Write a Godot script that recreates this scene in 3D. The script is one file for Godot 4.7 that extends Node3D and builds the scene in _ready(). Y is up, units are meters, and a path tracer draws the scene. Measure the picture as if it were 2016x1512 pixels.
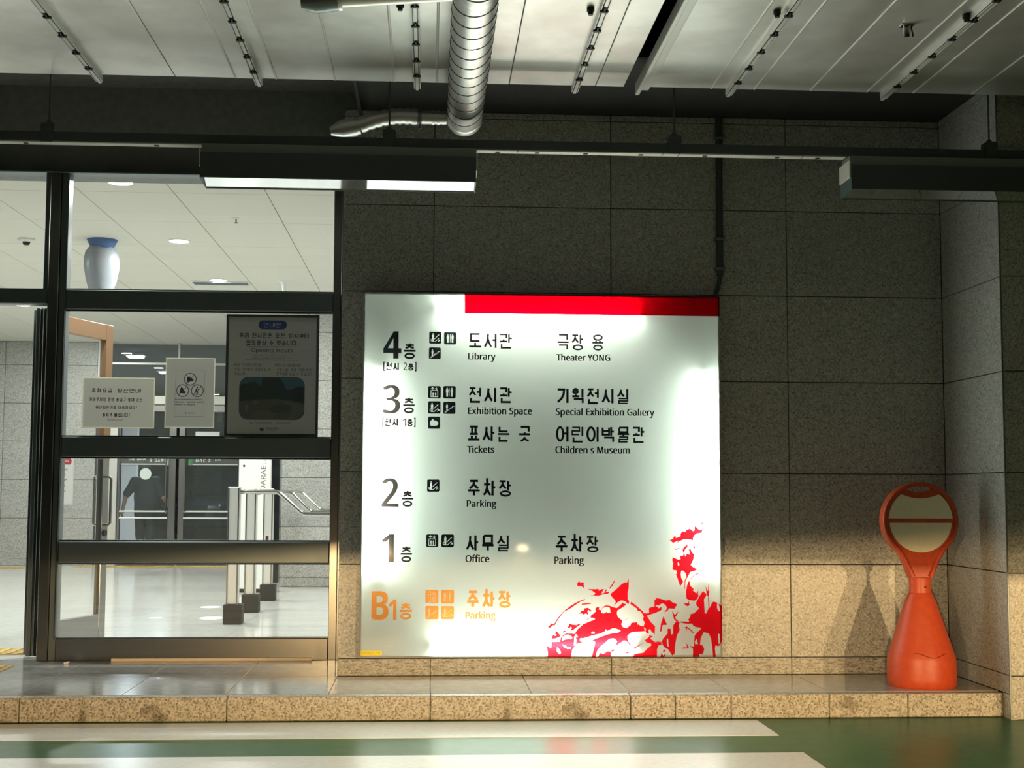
extends Node3D
# A museum car-park entrance at night: a back-lit floor directory on a granite wall, a glazed lobby front on the left,
# a kerbed step, a green painted floor with crossing bars and a metal-deck ceiling. Metres, y up; the wall with the directory is z = -8.35.

const STEP := 0.135          # top of the step and of the lobby floor
const WALL := -8.35          # face of the granite wall
const GLAZE := -9.15         # front face of the lobby front
const CEIL := 3.5            # underside of the metal deck
const SIGN_LEFT := -0.412
const SIGN_TOP := 2.468
const SIGN_W := 2.2
const SIGN_H := 2.209
const SIGN_Z := -8.22

const SIGN_TEXT := [
	["L", "4", 124, 234, 239, 406, "bk", 1],
	["H", "층", 242, 327, 303, 409, "bk", 12.2],
	["H", "[전시 2층]", 125, 327, 429, 480, "br", 8.0],
	["H", "도서관", 642, 915, 243, 340, "br", 10.3],
	["L", "Library", 643, 808, 368, 407, "br", 0],
	["L", "3", 128, 225, 572, 742, "bg", 0],
	["H", "층", 243, 324, 636, 741, "br", 11.2],
	["H", "[전시 1층]", 123, 325, 770, 820, "br", 8.0],
	["H", "전시관", 643, 916, 574, 674, "bk", 12.5],
	["L", "Exhibition Space", 644, 1033, 701, 742, "bk", 0],
	["H", "표사는 곳", 639, 1031, 810, 911, "bk", 12.5],
	["L", "Tickets", 640, 804, 937, 977, "bk", 0],
	["H", "극장 용", 1185, 1481, 242, 345, "br", 10.3],
	["L", "Theater YONG", 1185, 1515, 369, 409, "br", 0],
	["H", "기획전시실", 1183, 1636, 575, 676, "bk", 12.5],
	["L", "Special Exhibition Galıery", 1182, 1788, 703, 744, "bk", 0],
	["H", "어린이박물관", 1180, 1733, 809, 913, "bk", 12.5],
	["L", "Children s Museum", 1180, 1635, 936, 977, "bk", 0],
	["L", "2", 128, 222, 1139, 1307, "bg", 0],
	["H", "층", 241, 320, 1203, 1307, "br", 10.9],
	["H", "주차장", 640, 914, 1140, 1244, "bk", 12.5],
	["L", "Parking", 641, 818, 1266, 1305, "bk", 0],
	["L", "1", 132, 197, 1472, 1640, "bg", 0],
	["H", "층", 237, 317, 1536, 1640, "br", 10.9],
	["H", "사무실", 634, 903, 1471, 1575, "bk", 12.5],
	["L", "Office", 635, 777, 1597, 1639, "br", 0],
	["H", "주차장", 1175, 1448, 1476, 1580, "bk", 12.5],
	["L", "Parking", 1175, 1352, 1605, 1648, "br", 0],
	["L", "B", 71, 173, 1813, 1982, "or", 1],
	["L", "1", 175, 221, 1861, 1982, "or", 1],
	["H", "층", 233, 321, 1873, 1982, "or", 13.1],
	["H", "주차장", 637, 914, 1807, 1913, "or", 14.4],
	["L", "Parking", 638, 816, 1936, 1978, "or", 0],
]
const SIGN_ICONS := [
	["escalator", 403, 476, 239, 313, "bk"],
	["toilet", 494, 568, 241, 316, "bk"],
	["stairs", 402, 474, 336, 407, "bk"],
	["lift", 399, 476, 573, 647, "bk"],
	["toilet", 492, 567, 572, 647, "bk"],
	["escalator", 400, 475, 666, 741, "bk"],
	["stairs", 493, 566, 668, 742, "bk"],
	["coat", 401, 473, 759, 833, "bk"],
	["escalator", 398, 473, 1141, 1215, "bk"],
	["lift", 395, 469, 1472, 1548, "bk"],
	["escalator", 487, 563, 1472, 1548, "bk"],
	["lift", 394, 472, 1804, 1885, "or"],
	["toilet", 487, 566, 1804, 1886, "or"],
	["stairs", 395, 473, 1900, 1979, "or"],
	["escalator", 488, 566, 1901, 1979, "or"],
]

# the red print in the lower right corner of the light box, in millimetres from its upper left corner; the first number of a row is 1 for red, 0 for white
const RIDER_PRINT := [
	[1, 1314, 1762, 1326, 1754, 1332, 1762, 1337, 1759, 1352, 1761, 1353, 1780, 1357, 1793, 1347, 1790, 1340, 1783, 1314, 1781],
	[1, 1375, 1799, 1391, 1801, 1440, 1800, 1447, 1804, 1440, 1812, 1461, 1801, 1476, 1801, 1466, 1816, 1461, 1828, 1478, 1823, 1483, 1807, 1494, 1800, 1492, 1810, 1485, 1819, 1506, 1816, 1509, 1821, 1499, 1828, 1475, 1831, 1443, 1840, 1405, 1840, 1391, 1839, 1415, 1836, 1424, 1826, 1407, 1812],
	[1, 1542, 1742, 1539, 1761, 1527, 1781, 1512, 1798, 1509, 1793, 1523, 1774, 1534, 1757],
	[1, 1628, 1738, 1628, 1788, 1621, 1823, 1621, 1860, 1630, 1874, 1628, 1888, 1623, 1890, 1614, 1881, 1597, 1870, 1579, 1869, 1565, 1876, 1551, 1886, 1535, 1902, 1548, 1881, 1544, 1867, 1527, 1850, 1515, 1833, 1523, 1823, 1544, 1807, 1562, 1792, 1583, 1771, 1606, 1759, 1611, 1766, 1621, 1754],
	[1, 1360, 1860, 1361, 1865, 1335, 1874, 1300, 1896, 1273, 1915, 1231, 1937, 1210, 1964, 1189, 1993, 1176, 2019, 1167, 2016, 1144, 2034, 1134, 2029, 1158, 2004, 1165, 2009, 1174, 2007, 1193, 1976, 1224, 1939, 1241, 1925, 1273, 1901, 1300, 1884, 1332, 1869],
	[1, 1340, 1888, 1370, 1885, 1401, 1884, 1394, 1889, 1342, 1895],
	[1, 1323, 1947, 1339, 1932, 1356, 1927, 1353, 1917, 1377, 1912, 1400, 1929, 1398, 1936, 1380, 1925, 1375, 1932, 1380, 1956, 1366, 1946, 1349, 1953, 1342, 1946],
	[1, 1440, 1907, 1448, 1912, 1443, 1922, 1455, 1927, 1471, 1907, 1488, 1898, 1509, 1900, 1528, 1908, 1555, 1914, 1572, 1900, 1586, 1886, 1590, 1881, 1597, 1888, 1612, 1890, 1607, 1898, 1586, 1912, 1556, 1931, 1555, 1950, 1560, 1967, 1582, 1986, 1589, 1991, 1581, 2011, 1589, 2028, 1603, 2032, 1614, 2035, 1638, 2017, 1643, 2003, 1680, 1999, 1685, 2020, 1715, 2032, 1715, 2054, 1648, 2058, 1634, 2066, 1619, 2082, 1620, 2097, 1627, 2117, 1645, 2135, 1631, 2136, 1613, 2114, 1596, 2109, 1582, 2121, 1568, 2128, 1558, 2138, 1544, 2129, 1556, 2114, 1540, 2097, 1518, 2097, 1498, 2107, 1481, 2126, 1457, 2143, 1436, 2168, 1429, 2189, 1427, 2209, 1401, 2209, 1412, 2161, 1422, 2117, 1405, 2108, 1356, 2120, 1304, 2130, 1297, 2147, 1283, 2164, 1276, 2209, 1134, 2208, 1133, 2171, 1117, 2113, 1119, 2108, 1131, 2137, 1152, 2154, 1157, 2144, 1157, 2116, 1207, 2115, 1212, 2093, 1231, 2072, 1245, 2065, 1297, 2067, 1314, 2042, 1349, 2011, 1384, 1994, 1408, 1980, 1422, 1980, 1415, 1973, 1391, 1972, 1356, 1997, 1377, 1977, 1394, 1970, 1398, 1956, 1415, 1946, 1429, 1932, 1422, 1922, 1427, 1912],
	[0, 1459, 1929, 1467, 1915, 1488, 1906, 1509, 1908, 1514, 1922, 1515, 1943, 1499, 1944, 1492, 1937, 1478, 1946, 1462, 1944],
	[0, 1330, 2096, 1353, 2095, 1405, 2079, 1453, 2067, 1479, 2056, 1488, 2040, 1495, 2052, 1526, 2037, 1547, 2037, 1575, 2047, 1577, 2054, 1565, 2057, 1561, 2064, 1547, 2061, 1523, 2066, 1495, 2073, 1457, 2086, 1412, 2103, 1370, 2115, 1347, 2115, 1339, 2117, 1330, 2108],
	[0, 1398, 2067, 1401, 2057, 1412, 2054, 1420, 2062, 1417, 2068],
	[0, 1290, 2047, 1314, 2028, 1342, 2007, 1370, 1990, 1405, 1977, 1422, 1980, 1415, 1985, 1384, 1996, 1349, 2011, 1335, 2025, 1314, 2040, 1300, 2053],
	[0, 1221, 2110, 1222, 2089, 1241, 2074, 1262, 2074, 1281, 2086, 1283, 2094, 1273, 2100, 1259, 2096, 1252, 2099, 1235, 2103],
	[0, 1294, 2137, 1294, 2082, 1304, 2093, 1310, 2106, 1300, 2137],
	[0, 1300, 2072, 1309, 2071, 1316, 2086, 1311, 2091, 1302, 2083],
	[0, 1224, 2133, 1238, 2137, 1252, 2147, 1273, 2149, 1273, 2157, 1252, 2157, 1235, 2149],
	[0, 1188, 2167, 1191, 2149, 1203, 2159, 1214, 2178, 1212, 2188, 1205, 2190, 1193, 2178],
	[0, 1150, 2108, 1162, 2101, 1183, 2099, 1209, 2087, 1212, 2096, 1207, 2113, 1196, 2108, 1169, 2116, 1155, 2116],
	[1, 1184, 2048, 1214, 2081, 1207, 2086, 1183, 2096, 1157, 2099, 1158, 2087, 1170, 2069, 1176, 2079, 1184, 2081, 1186, 2072, 1177, 2067],
	[1, 1255, 2031, 1266, 2007, 1280, 2012, 1311, 2016, 1318, 2009, 1335, 2011, 1307, 2031, 1287, 2047, 1269, 2047, 1280, 2035, 1276, 2023, 1266, 2035],
	[1, 1221, 2064, 1229, 2050, 1254, 2048, 1238, 2055],
	[1, 1642, 1876, 1680, 1905, 1715, 1936, 1715, 1953, 1684, 1922, 1649, 1898, 1637, 1890],
	[1, 1593, 1986, 1635, 1975, 1614, 1982],
	[1, 1439, 2206, 1450, 2182, 1474, 2187, 1498, 2172, 1523, 2175, 1519, 2168, 1530, 2162, 1538, 2151, 1537, 2172, 1519, 2179, 1517, 2206],
	[1, 1648, 2210, 1662, 2189, 1714, 2183, 1714, 2210],
	[1, 1650, 2171, 1662, 2148, 1711, 2128, 1683, 2145, 1662, 2159],
	[1, 1606, 2189, 1613, 2179, 1641, 2177, 1620, 2186],
	[1, 1680, 1907, 1701, 1926, 1715, 1945, 1738, 1946, 1752, 1943, 1750, 1917, 1764, 1909, 1785, 1907, 1784, 1869, 1798, 1855, 1817, 1857, 1856, 1869, 1877, 1864, 1891, 1878, 1924, 1892, 1908, 1919, 1876, 1917, 1871, 1919, 1867, 1929, 1852, 1938, 1845, 1935, 1857, 1926, 1861, 1912, 1852, 1895, 1834, 1886, 1820, 1892, 1813, 1898, 1792, 1897, 1792, 1907, 1803, 1905, 1810, 1917, 1827, 1907, 1829, 1922, 1820, 1931, 1785, 1946, 1741, 1958, 1740, 1965, 1764, 2001, 1788, 2025, 1785, 2073, 1764, 2053, 1757, 2039, 1746, 2048, 1750, 2063, 1736, 2066, 1729, 2053, 1680, 2054],
	[0, 1680, 1929, 1698, 1933, 1710, 1950, 1719, 1967, 1713, 1981, 1725, 2003, 1717, 2025, 1701, 2022, 1683, 2011, 1680, 2018],
	[0, 1718, 2030, 1732, 2039, 1732, 2053, 1724, 2048],
	[1, 1997, 1997, 1992, 1983, 2006, 1964, 2004, 1952, 2025, 1947, 2043, 1933, 2059, 1916, 2041, 1895, 2042, 1878, 2056, 1854, 2066, 1837, 2084, 1812, 2105, 1831, 2098, 1857, 2092, 1888, 2094, 1947, 2104, 1943, 2115, 1919, 2127, 1909, 2140, 1881, 2149, 1876, 2168, 1881, 2179, 1888, 2200, 1902, 2202, 2002, 2201, 2112, 2184, 2140, 2173, 2145, 2159, 2138, 2155, 2157, 2160, 2215, 2143, 2215, 2138, 2150, 2131, 2098, 2117, 2067, 2086, 2060, 2068, 2095, 2063, 2136, 2078, 2138, 2089, 2162, 2081, 2191, 2059, 2191, 2058, 2215, 2018, 2214, 2020, 2160, 1998, 2142, 2026, 2148, 2030, 2081, 2047, 2060, 2068, 2043, 2065, 2033, 2037, 2029, 2021, 2019, 2016, 2009, 1977, 2009, 1946, 2002, 1939, 1995],
	[0, 2098, 1847, 2112, 1847, 2119, 1912, 2104, 1947, 2094, 1947, 2089, 1864],
	[0, 2170, 1885, 2179, 1888, 2189, 1930, 2178, 1935, 2170, 1916],
	[0, 2175, 2067, 2184, 2074, 2187, 2122, 2178, 2133, 2174, 2088],
	[0, 2033, 2132, 2031, 2115, 2044, 2098, 2050, 2132],
	[1, 1918, 1995, 1939, 2002, 1934, 2019, 1939, 2046, 1921, 2081, 1910, 2139, 1908, 2190, 1892, 2199, 1868, 2163, 1847, 2152, 1833, 2135, 1830, 2118, 1802, 2115, 1770, 2121, 1725, 2107, 1753, 2087, 1751, 2077, 1774, 2085, 1756, 2097, 1784, 2116, 1826, 2121, 1837, 2098, 1865, 2067, 1865, 2039, 1883, 2039, 1886, 2074, 1898, 2070, 1899, 2019, 1904, 2012],
	[0, 1860, 2101, 1868, 2098, 1870, 2139, 1873, 2149, 1865, 2146, 1859, 2122],
	[1, 1839, 1964, 1848, 1984, 1862, 2015, 1834, 2017, 1827, 2053, 1818, 2058, 1823, 2012],
	[1, 1707, 2210, 1714, 2183, 1739, 2159, 1765, 2138, 1763, 2128, 1735, 2120, 1725, 2107, 1770, 2120, 1819, 2118, 1830, 2132, 1809, 2139, 1800, 2162, 1800, 2210],
	[1, 1819, 2210, 1826, 2183, 1836, 2200, 1854, 2187, 1843, 2210],
	[1, 1835, 2173, 1852, 2159, 1847, 2176, 1838, 2178],
	[1, 1995, 1754, 2002, 1754, 2004, 1778, 2018, 1792, 2028, 1802, 2021, 1809, 2042, 1826, 2051, 1809, 2056, 1843, 2045, 1861, 2031, 1871, 1996, 1866, 1982, 1857, 1977, 1819, 1986, 1778],
	[1, 1991, 1864, 2001, 1895, 1992, 1904, 1978, 1900, 1961, 1883, 1978, 1888, 1991, 1885],
	[1, 2116, 1771, 2123, 1816, 2117, 1847, 2123, 1909, 2117, 1909, 2114, 1844, 2107, 1837, 2100, 1783, 2111, 1809, 2116, 1812],
	[1, 1892, 1933, 1904, 1950, 1911, 1955, 1932, 1933, 1922, 1957, 1911, 1971, 1918, 1984, 1935, 1995, 1918, 1996, 1904, 1981],
	[1, 1963, 2034, 1984, 2026, 2024, 2060, 2023, 2067, 2002, 2048, 1984, 2036, 1982, 2057, 1979, 2036],
	[1, 1956, 2153, 1984, 2151, 1978, 2125, 1991, 2144, 1994, 2156, 1955, 2159],
	[1, 1999, 1709, 1986, 1733, 1976, 1747, 1972, 1800, 1968, 1800, 1972, 1750, 1983, 1726, 1979, 1709],
	[1, 1877, 1506, 1895, 1499, 1903, 1496, 1902, 1488, 1915, 1474, 1919, 1492, 1948, 1480, 1947, 1465, 1960, 1449, 1975, 1455, 1983, 1444, 2002, 1434, 2016, 1440, 2024, 1449, 2033, 1444, 2034, 1423, 2042, 1419, 2055, 1434, 2069, 1442, 2080, 1437, 2086, 1428, 2086, 1439, 2080, 1457, 2069, 1462, 2049, 1463, 2035, 1473, 2025, 1489, 2024, 1504, 2001, 1500, 1968, 1498, 1945, 1509, 1920, 1523, 1937, 1506, 1900, 1521, 1887, 1507],
	[1, 2069, 1404, 2093, 1390, 2086, 1405, 2085, 1420, 2083, 1406],
	[1, 1897, 1608, 1933, 1623, 1947, 1619, 1943, 1600, 1962, 1599, 1966, 1583, 1959, 1565, 1967, 1547, 1986, 1533, 1987, 1517, 1991, 1544, 1976, 1558, 1969, 1575, 1970, 1588, 1978, 1605, 1984, 1586, 2004, 1591, 2002, 1572, 1995, 1558, 2008, 1561, 2012, 1536, 2012, 1569, 2023, 1584, 2032, 1588, 2027, 1616, 2020, 1635, 2009, 1654, 2025, 1668, 2031, 1663, 2042, 1681, 2053, 1681, 2025, 1694, 2008, 1696, 2000, 1709, 1977, 1745, 1973, 1770, 1970, 1751, 1985, 1720, 1975, 1701, 1961, 1689, 1951, 1689, 1947, 1709, 1950, 1734, 1961, 1753, 1958, 1764, 1944, 1770, 1933, 1753, 1918, 1709, 1925, 1707, 1920, 1687, 1902, 1685, 1897, 1679, 1901, 1641, 1896, 1630],
	[0, 1928, 1641, 1933, 1638, 1940, 1649, 1937, 1660, 1930, 1659],
	[1, 1909, 1558, 1945, 1550, 1934, 1557, 1914, 1562],
	[1, 2029, 1531, 2039, 1553, 2030, 1555, 2026, 1544],
	[1, 2050, 1704, 2064, 1708, 2033, 1715, 2011, 1738, 2008, 1737, 2028, 1715],
	[1, 2077, 1715, 2088, 1720, 2089, 1730],
	[1, 1933, 1753, 1961, 1753, 1958, 1764, 1944, 1783, 1938, 1767],
]

# ---------------------------------------------------------------- lettering: strokes of the Korean letters in a unit square
const CHO := "ㄱㄲㄴㄷㄸㄹㅁㅂㅃㅅㅆㅇㅈㅉㅊㅋㅌㅍㅎ"
const JUNG := "ㅏㅐㅑㅒㅓㅔㅕㅖㅗㅘㅙㅚㅛㅜㅝㅞㅟㅠㅡㅢㅣ"
const JONG := " ㄱㄲㄳㄴㄵㄶㄷㄹㄺㄻㄼㄽㄾㄿㅀㅁㅂㅄㅅㅆㅇㅈㅊㅋㅌㅍㅎ"
const STROKES := {
	"ㄱ": [[0, 0, 1, 0, 1, 1]], "ㄴ": [[0, 0, 0, 1, 1, 1]], "ㄷ": [[1, 0, 0, 0, 0, 1, 1, 1]],
	"ㄹ": [[0, 0, 1, 0, 1, 0.5, 0, 0.5, 0, 1, 1, 1]], "ㅁ": [[0, 0, 1, 0, 1, 1, 0, 1, 0, 0]],
	"ㅂ": [[0, 0, 0, 1, 1, 1, 1, 0], [0, 0.48, 1, 0.48]], "ㅅ": [[0.5, 0, 0.46, 0.38, 0.3, 0.7, 0, 1], [0.48, 0.36, 0.68, 0.7, 1, 1]],
	"ㅇ": [], "ㅈ": [[0.02, 0, 0.98, 0], [0.5, 0, 0.46, 0.4, 0.3, 0.7, 0, 1], [0.48, 0.38, 0.68, 0.7, 1, 1]],
	"ㅊ": [[0.5, -0.22, 0.5, 0.26], [0.02, 0.24, 0.98, 0.24], [0.5, 0.24, 0.46, 0.52, 0.3, 0.8, 0, 1.04], [0.48, 0.52, 0.68, 0.8, 1, 1.04]],
	"ㅋ": [[0, 0, 1, 0, 1, 1], [0, 0.5, 1, 0.5]], "ㅌ": [[1, 0, 0, 0, 0, 1, 1, 1], [0, 0.5, 1, 0.5]],
	"ㅍ": [[0, 0, 1, 0], [0, 1, 1, 1], [0.28, 0, 0.28, 1], [0.72, 0, 0.72, 1]],
	"ㅎ": [[0.28, -0.08, 0.72, -0.08], [0, 0.22, 1, 0.22]],
}
const DOUBLES := {"ㄲ": "ㄱ", "ㄸ": "ㄷ", "ㅃ": "ㅂ", "ㅆ": "ㅅ", "ㅉ": "ㅈ"}
const PAIRS := {"ㅘ": "ㅗㅏ", "ㅙ": "ㅗㅐ", "ㅚ": "ㅗㅣ", "ㅝ": "ㅜㅓ", "ㅞ": "ㅜㅔ", "ㅟ": "ㅜㅣ", "ㅢ": "ㅡㅣ"}


# A flat print (ink on a sheet): shapes and letters filled into an image; k turns the caller's units into pixels.
class Print:
	var im: Image
	var k: float

	func _init(w: float, h: float, per_unit: float, ground: Color) -> void:
		k = per_unit
		im = Image.create_empty(int(round(w * k)), int(round(h * k)), false, Image.FORMAT_RGB8)
		im.fill(ground)

	func poly(pts: PackedVector2Array, c: Color) -> void:
		var n := pts.size()
		var lo := 1e9
		var hi := -1e9
		for p in pts:
			lo = minf(lo, p.y * k)
			hi = maxf(hi, p.y * k)
		for y in range(maxi(0, int(floor(lo))), mini(im.get_height(), int(ceil(hi)) + 1)):
			var xs := PackedFloat32Array()
			var at := y + 0.5
			for i in n:
				var a := pts[i] * k
				var b := pts[(i + 1) % n] * k
				if (a.y <= at) != (b.y <= at):
					xs.append(a.x + (at - a.y) / (b.y - a.y) * (b.x - a.x))
			xs.sort()
			for i in range(0, xs.size() - 1, 2):
				var x0 := int(round(xs[i]))
				var x1 := int(round(xs[i + 1]))
				if x1 > x0:
					im.fill_rect(Rect2i(x0, y, x1 - x0, 1), c)

	func flat(nums: Array, c: Color) -> void:
		var pts := PackedVector2Array()
		for i in range(0, nums.size() - 1, 2):
			pts.append(Vector2(nums[i], nums[i + 1]))
		poly(pts, c)

	func rect(x: float, y: float, w: float, h: float, c: Color) -> void:
		poly(PackedVector2Array([Vector2(x, y), Vector2(x + w, y), Vector2(x + w, y + h), Vector2(x, y + h)]), c)

	func rrect(x: float, y: float, w: float, h: float, r: float, c: Color) -> void:
		var pts := PackedVector2Array()
		for q in [[x + w - r, y + r, -90], [x + w - r, y + h - r, 0], [x + r, y + h - r, 90], [x + r, y + r, 180]]:
			for s in 7:
				var a := deg_to_rad(q[2] + s * 15.0)
				pts.append(Vector2(q[0], q[1]) + Vector2(cos(a), sin(a)) * r)
		poly(pts, c)

	func oval(cx: float, cy: float, rx: float, ry: float, c: Color) -> void:
		var pts := PackedVector2Array()
		for s in 40:
			pts.append(Vector2(cx + cos(s * TAU / 40) * rx, cy + sin(s * TAU / 40) * ry))
		poly(pts, c)

	func ring(cx: float, cy: float, rx: float, ry: float, t: float, c: Color) -> void:
		for s in 36:
			var a := s * TAU / 36
			var b := (s + 1) * TAU / 36
			var o := PackedVector2Array()
			for q in [[a, 1], [b, 1], [b, -1], [a, -1]]:
				o.append(Vector2(cx + cos(q[0]) * (rx + q[1] * t / 2), cy + sin(q[0]) * (ry + q[1] * t / 2)))
			poly(o, c)

	func line(pts: PackedVector2Array, t: float, c: Color) -> void:
		for i in pts.size() - 1:
			var a := pts[i]
			var b := pts[i + 1]
			var d := (b - a).normalized()
			if i > 0:
				a -= d * t * 0.45
			if i < pts.size() - 2:
				b += d * t * 0.45
			var s := Vector2(-d.y, d.x) * t / 2
			poly(PackedVector2Array([a + s, b + s, b - s, a - s]), c)

	func path(nums: Array, t: float, c: Color) -> void:
		var pts := PackedVector2Array()
		for i in range(0, nums.size() - 1, 2):
			pts.append(Vector2(nums[i], nums[i + 1]))
		line(pts, t, c)

	func consonant(ch: String, r: Rect2, t: float, c: Color, bent: bool) -> void:
		if DOUBLES.has(ch):
			var half := Vector2(r.size.x * 0.44, r.size.y)
			consonant(DOUBLES[ch], Rect2(r.position, half), t, c, bent)
			consonant(DOUBLES[ch], Rect2(r.position + Vector2(r.size.x * 0.56, 0), half), t, c, bent)
			return
		if ch == "ㅄ":
			consonant("ㅂ", Rect2(r.position, Vector2(r.size.x * 0.42, r.size.y)), t, c, false)
			consonant("ㅅ", Rect2(r.position + Vector2(r.size.x * 0.54, 0), Vector2(r.size.x * 0.46, r.size.y)), t, c, false)
			return
		if ch == "ㄹ":
			t *= 0.78
		if ch == "ㅇ":
			ring(r.get_center().x, r.get_center().y, r.size.x / 2, r.size.y / 2, t, c)
			return
		if ch == "ㅎ":
			ring(r.get_center().x, r.position.y + r.size.y * 0.73, r.size.x * 0.4, r.size.y * 0.27, t, c)
		var strokes: Array = STROKES[ch]
		if bent and ch == "ㄱ":
			strokes = [[0, 0.02, 0.96, 0.02, 0.86, 0.42, 0.55, 0.75, 0.04, 1]]
		for s in strokes:
			var pts := PackedVector2Array()
			for i in range(0, s.size(), 2):
				pts.append(r.position + Vector2(s[i], s[i + 1]) * r.size)
			line(pts, t, c)

	func syllable(ch: String, whole: Rect2, t: float, c: Color) -> void:
		var code := ch.unicode_at(0) - 0xAC00
		var cho := CHO[code / 588]
		var v := JUNG[(code % 588) / 28]
		var jong := JONG[code % 28]
		var r := whole.grow(-t / 2)
		var closed := jong != " "
		if closed:
			t *= 0.88
		var box := func(x0: float, y0: float, x1: float, y1: float) -> Rect2:
			return Rect2(r.position + Vector2(x0, y0) * r.size, Vector2(x1 - x0, y1 - y0) * r.size)
		var seg := func(x0: float, y0: float, x1: float, y1: float) -> void:
			line(PackedVector2Array([r.position + Vector2(x0, y0) * r.size, r.position + Vector2(x1, y1) * r.size]), t, c)
		var h := ""
		if PAIRS.has(v):
			h = PAIRS[v][0]
			v = PAIRS[v][1]
		elif v in "ㅗㅛㅜㅠㅡ":
			h = v
			v = ""
		var wide := v == ""
		if wide:
			consonant(cho, box.call(0.14, 0.09 if cho in "ㅊㅎ" else 0.02, 0.86, 0.34 if closed else 0.52), t, c, false)
		elif h != "":
			consonant(cho, box.call(0.02, 0.02, 0.54, 0.3 if closed else 0.46), t, c, false)
		else:
			var edge: float = {"ㅏ": 0.58, "ㅑ": 0.58, "ㅓ": 0.56, "ㅕ": 0.56, "ㅣ": 0.64, "ㅐ": 0.5, "ㅔ": 0.48, "ㅒ": 0.5, "ㅖ": 0.48}[v]
			consonant(cho, box.call(0.02, 0.03, edge, 0.52 if closed else 0.93), t, c, not closed)
		if h != "":
			var x1 := 1.0 if wide else 0.62
			var m := x1 / 2
			var bar: float
			var up := h in "ㅗㅛ"
			if up:
				bar = 0.53 if closed else (0.92 if wide else 0.78)
			elif h == "ㅡ":
				bar = 0.52 if closed else (0.86 if wide else 0.78)
			else:
				bar = 0.47 if closed else 0.66
			seg.call(0, bar, x1, bar)
			var far := bar - (0.14 if closed else 0.27) if up else bar + (0.13 if closed else 0.34)
			for sx in ([m] if h in "ㅗㅜ" else ([m - x1 * 0.18, m + x1 * 0.18] if h in "ㅛㅠ" else [])):
				seg.call(sx, bar, sx, far)
		if v != "":
			var low := 0.62 if closed else 1.0
			var tick := 0.3 if closed else 0.45
			match v:
				"ㅏ", "ㅑ":
					seg.call(0.76, 0, 0.76, low)
					for ty in ([tick] if v == "ㅏ" else [tick - 0.1, tick + 0.1]):
						seg.call(0.76, ty, 1.0, ty)
				"ㅓ", "ㅕ":
					seg.call(0.93, 0, 0.93, low)
					for ty in ([tick] if v == "ㅓ" else [tick - 0.1, tick + 0.1]):
						seg.call(0.66, ty, 0.93, ty)
				"ㅣ":
					seg.call(0.9, 0, 0.9, low)
				"ㅐ":
					seg.call(0.68, 0, 0.68, low)
					seg.call(0.96, 0, 0.96, low)
					seg.call(0.68, tick, 0.96, tick)
				"ㅔ":
					seg.call(0.73, 0, 0.73, low)
					seg.call(0.97, 0, 0.97, low)
					seg.call(0.56, tick, 0.73, tick)
		if closed:
			consonant(jong, box.call(0.14, 0.66 if jong == "ㄹ" else 0.71, 0.86 if wide else 0.93, 1.0), t, c, false)

	# a line of Korean (with a few figures and stops) fitted between x0 and x1, y0 and y1; t is the stroke
	func korean(text: String, x0: float, x1: float, y0: float, y1: float, t: float, c: Color) -> void:
		var units := 0.0
		for ch in text:
			units += wide_of(ch)
		var a := (x1 - x0) / (units - 0.1)
		var x := x0
		for ch in text:
			var w := wide_of(ch) * a
			var code := ch.unicode_at(0)
			if code >= 0xAC00:
				syllable(ch, Rect2(x, y0, a * 0.9, y1 - y0), t, c)
			elif ch == "[":
				path([x + w * 0.7, y0, x + w * 0.25, y0, x + w * 0.25, y1, x + w * 0.7, y1], t * 0.8, c)
			elif ch == "]":
				path([x + w * 0.0, y0, x + w * 0.45, y0, x + w * 0.45, y1, x + w * 0.0, y1], t * 0.8, c)
			elif ch == "(":
				path([x + w * 0.7, y0, x + w * 0.3, y0 * 0.7 + y1 * 0.3, x + w * 0.3, y0 * 0.3 + y1 * 0.7, x + w * 0.7, y1], t * 0.8, c)
			elif ch == ")":
				path([x + w * 0.2, y0, x + w * 0.6, y0 * 0.7 + y1 * 0.3, x + w * 0.6, y0 * 0.3 + y1 * 0.7, x + w * 0.2, y1], t * 0.8, c)
			elif ch == ".":
				rect(x + w * 0.3, y1 - t * 1.5, t * 1.2, t * 1.2, c)
			elif ch == ",":
				path([x + w * 0.5, y1 - t * 1.6, x + w * 0.3, y1 + t], t, c)
			elif ch == "!":
				rect(x + w * 0.35, y0, t, (y1 - y0) * 0.68, c)
				rect(x + w * 0.35, y1 - t * 1.4, t, t, c)
			elif ch == "·":
				oval(x + w * 0.5, (y0 + y1) / 2, t, t, c)
			elif ch != " ":
				latin(ch, x + w * 0.08, x + w * 0.88, y0 + (y1 - y0) * 0.06, y1 - (y1 - y0) * 0.04, c, false)
			x += w

	func wide_of(ch: String) -> float:
		return {" ": 0.42, "[": 0.32, "]": 0.32, "(": 0.35, ")": 0.35, ".": 0.35, ",": 0.35, "!": 0.35, "·": 0.3}.get(ch, 1.0 if ch.unicode_at(0) >= 0xAC00 else 0.6)

	static func outline(text: String, bold: bool) -> PackedVector3Array:
		var f := SystemFont.new()
		f.font_names = PackedStringArray(["Droid Sans"])
		f.font_weight = 700 if bold else 400
		var tm := TextMesh.new()
		tm.font = f
		tm.text = text
		tm.font_size = 72
		tm.pixel_size = 0.01
		tm.depth = 0.0
		tm.curve_step = 1.5
		tm.horizontal_alignment = HORIZONTAL_ALIGNMENT_LEFT
		var arr := tm.get_mesh_arrays()
		var v: PackedVector3Array = arr[Mesh.ARRAY_VERTEX]
		var nn: PackedVector3Array = arr[Mesh.ARRAY_NORMAL]
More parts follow.
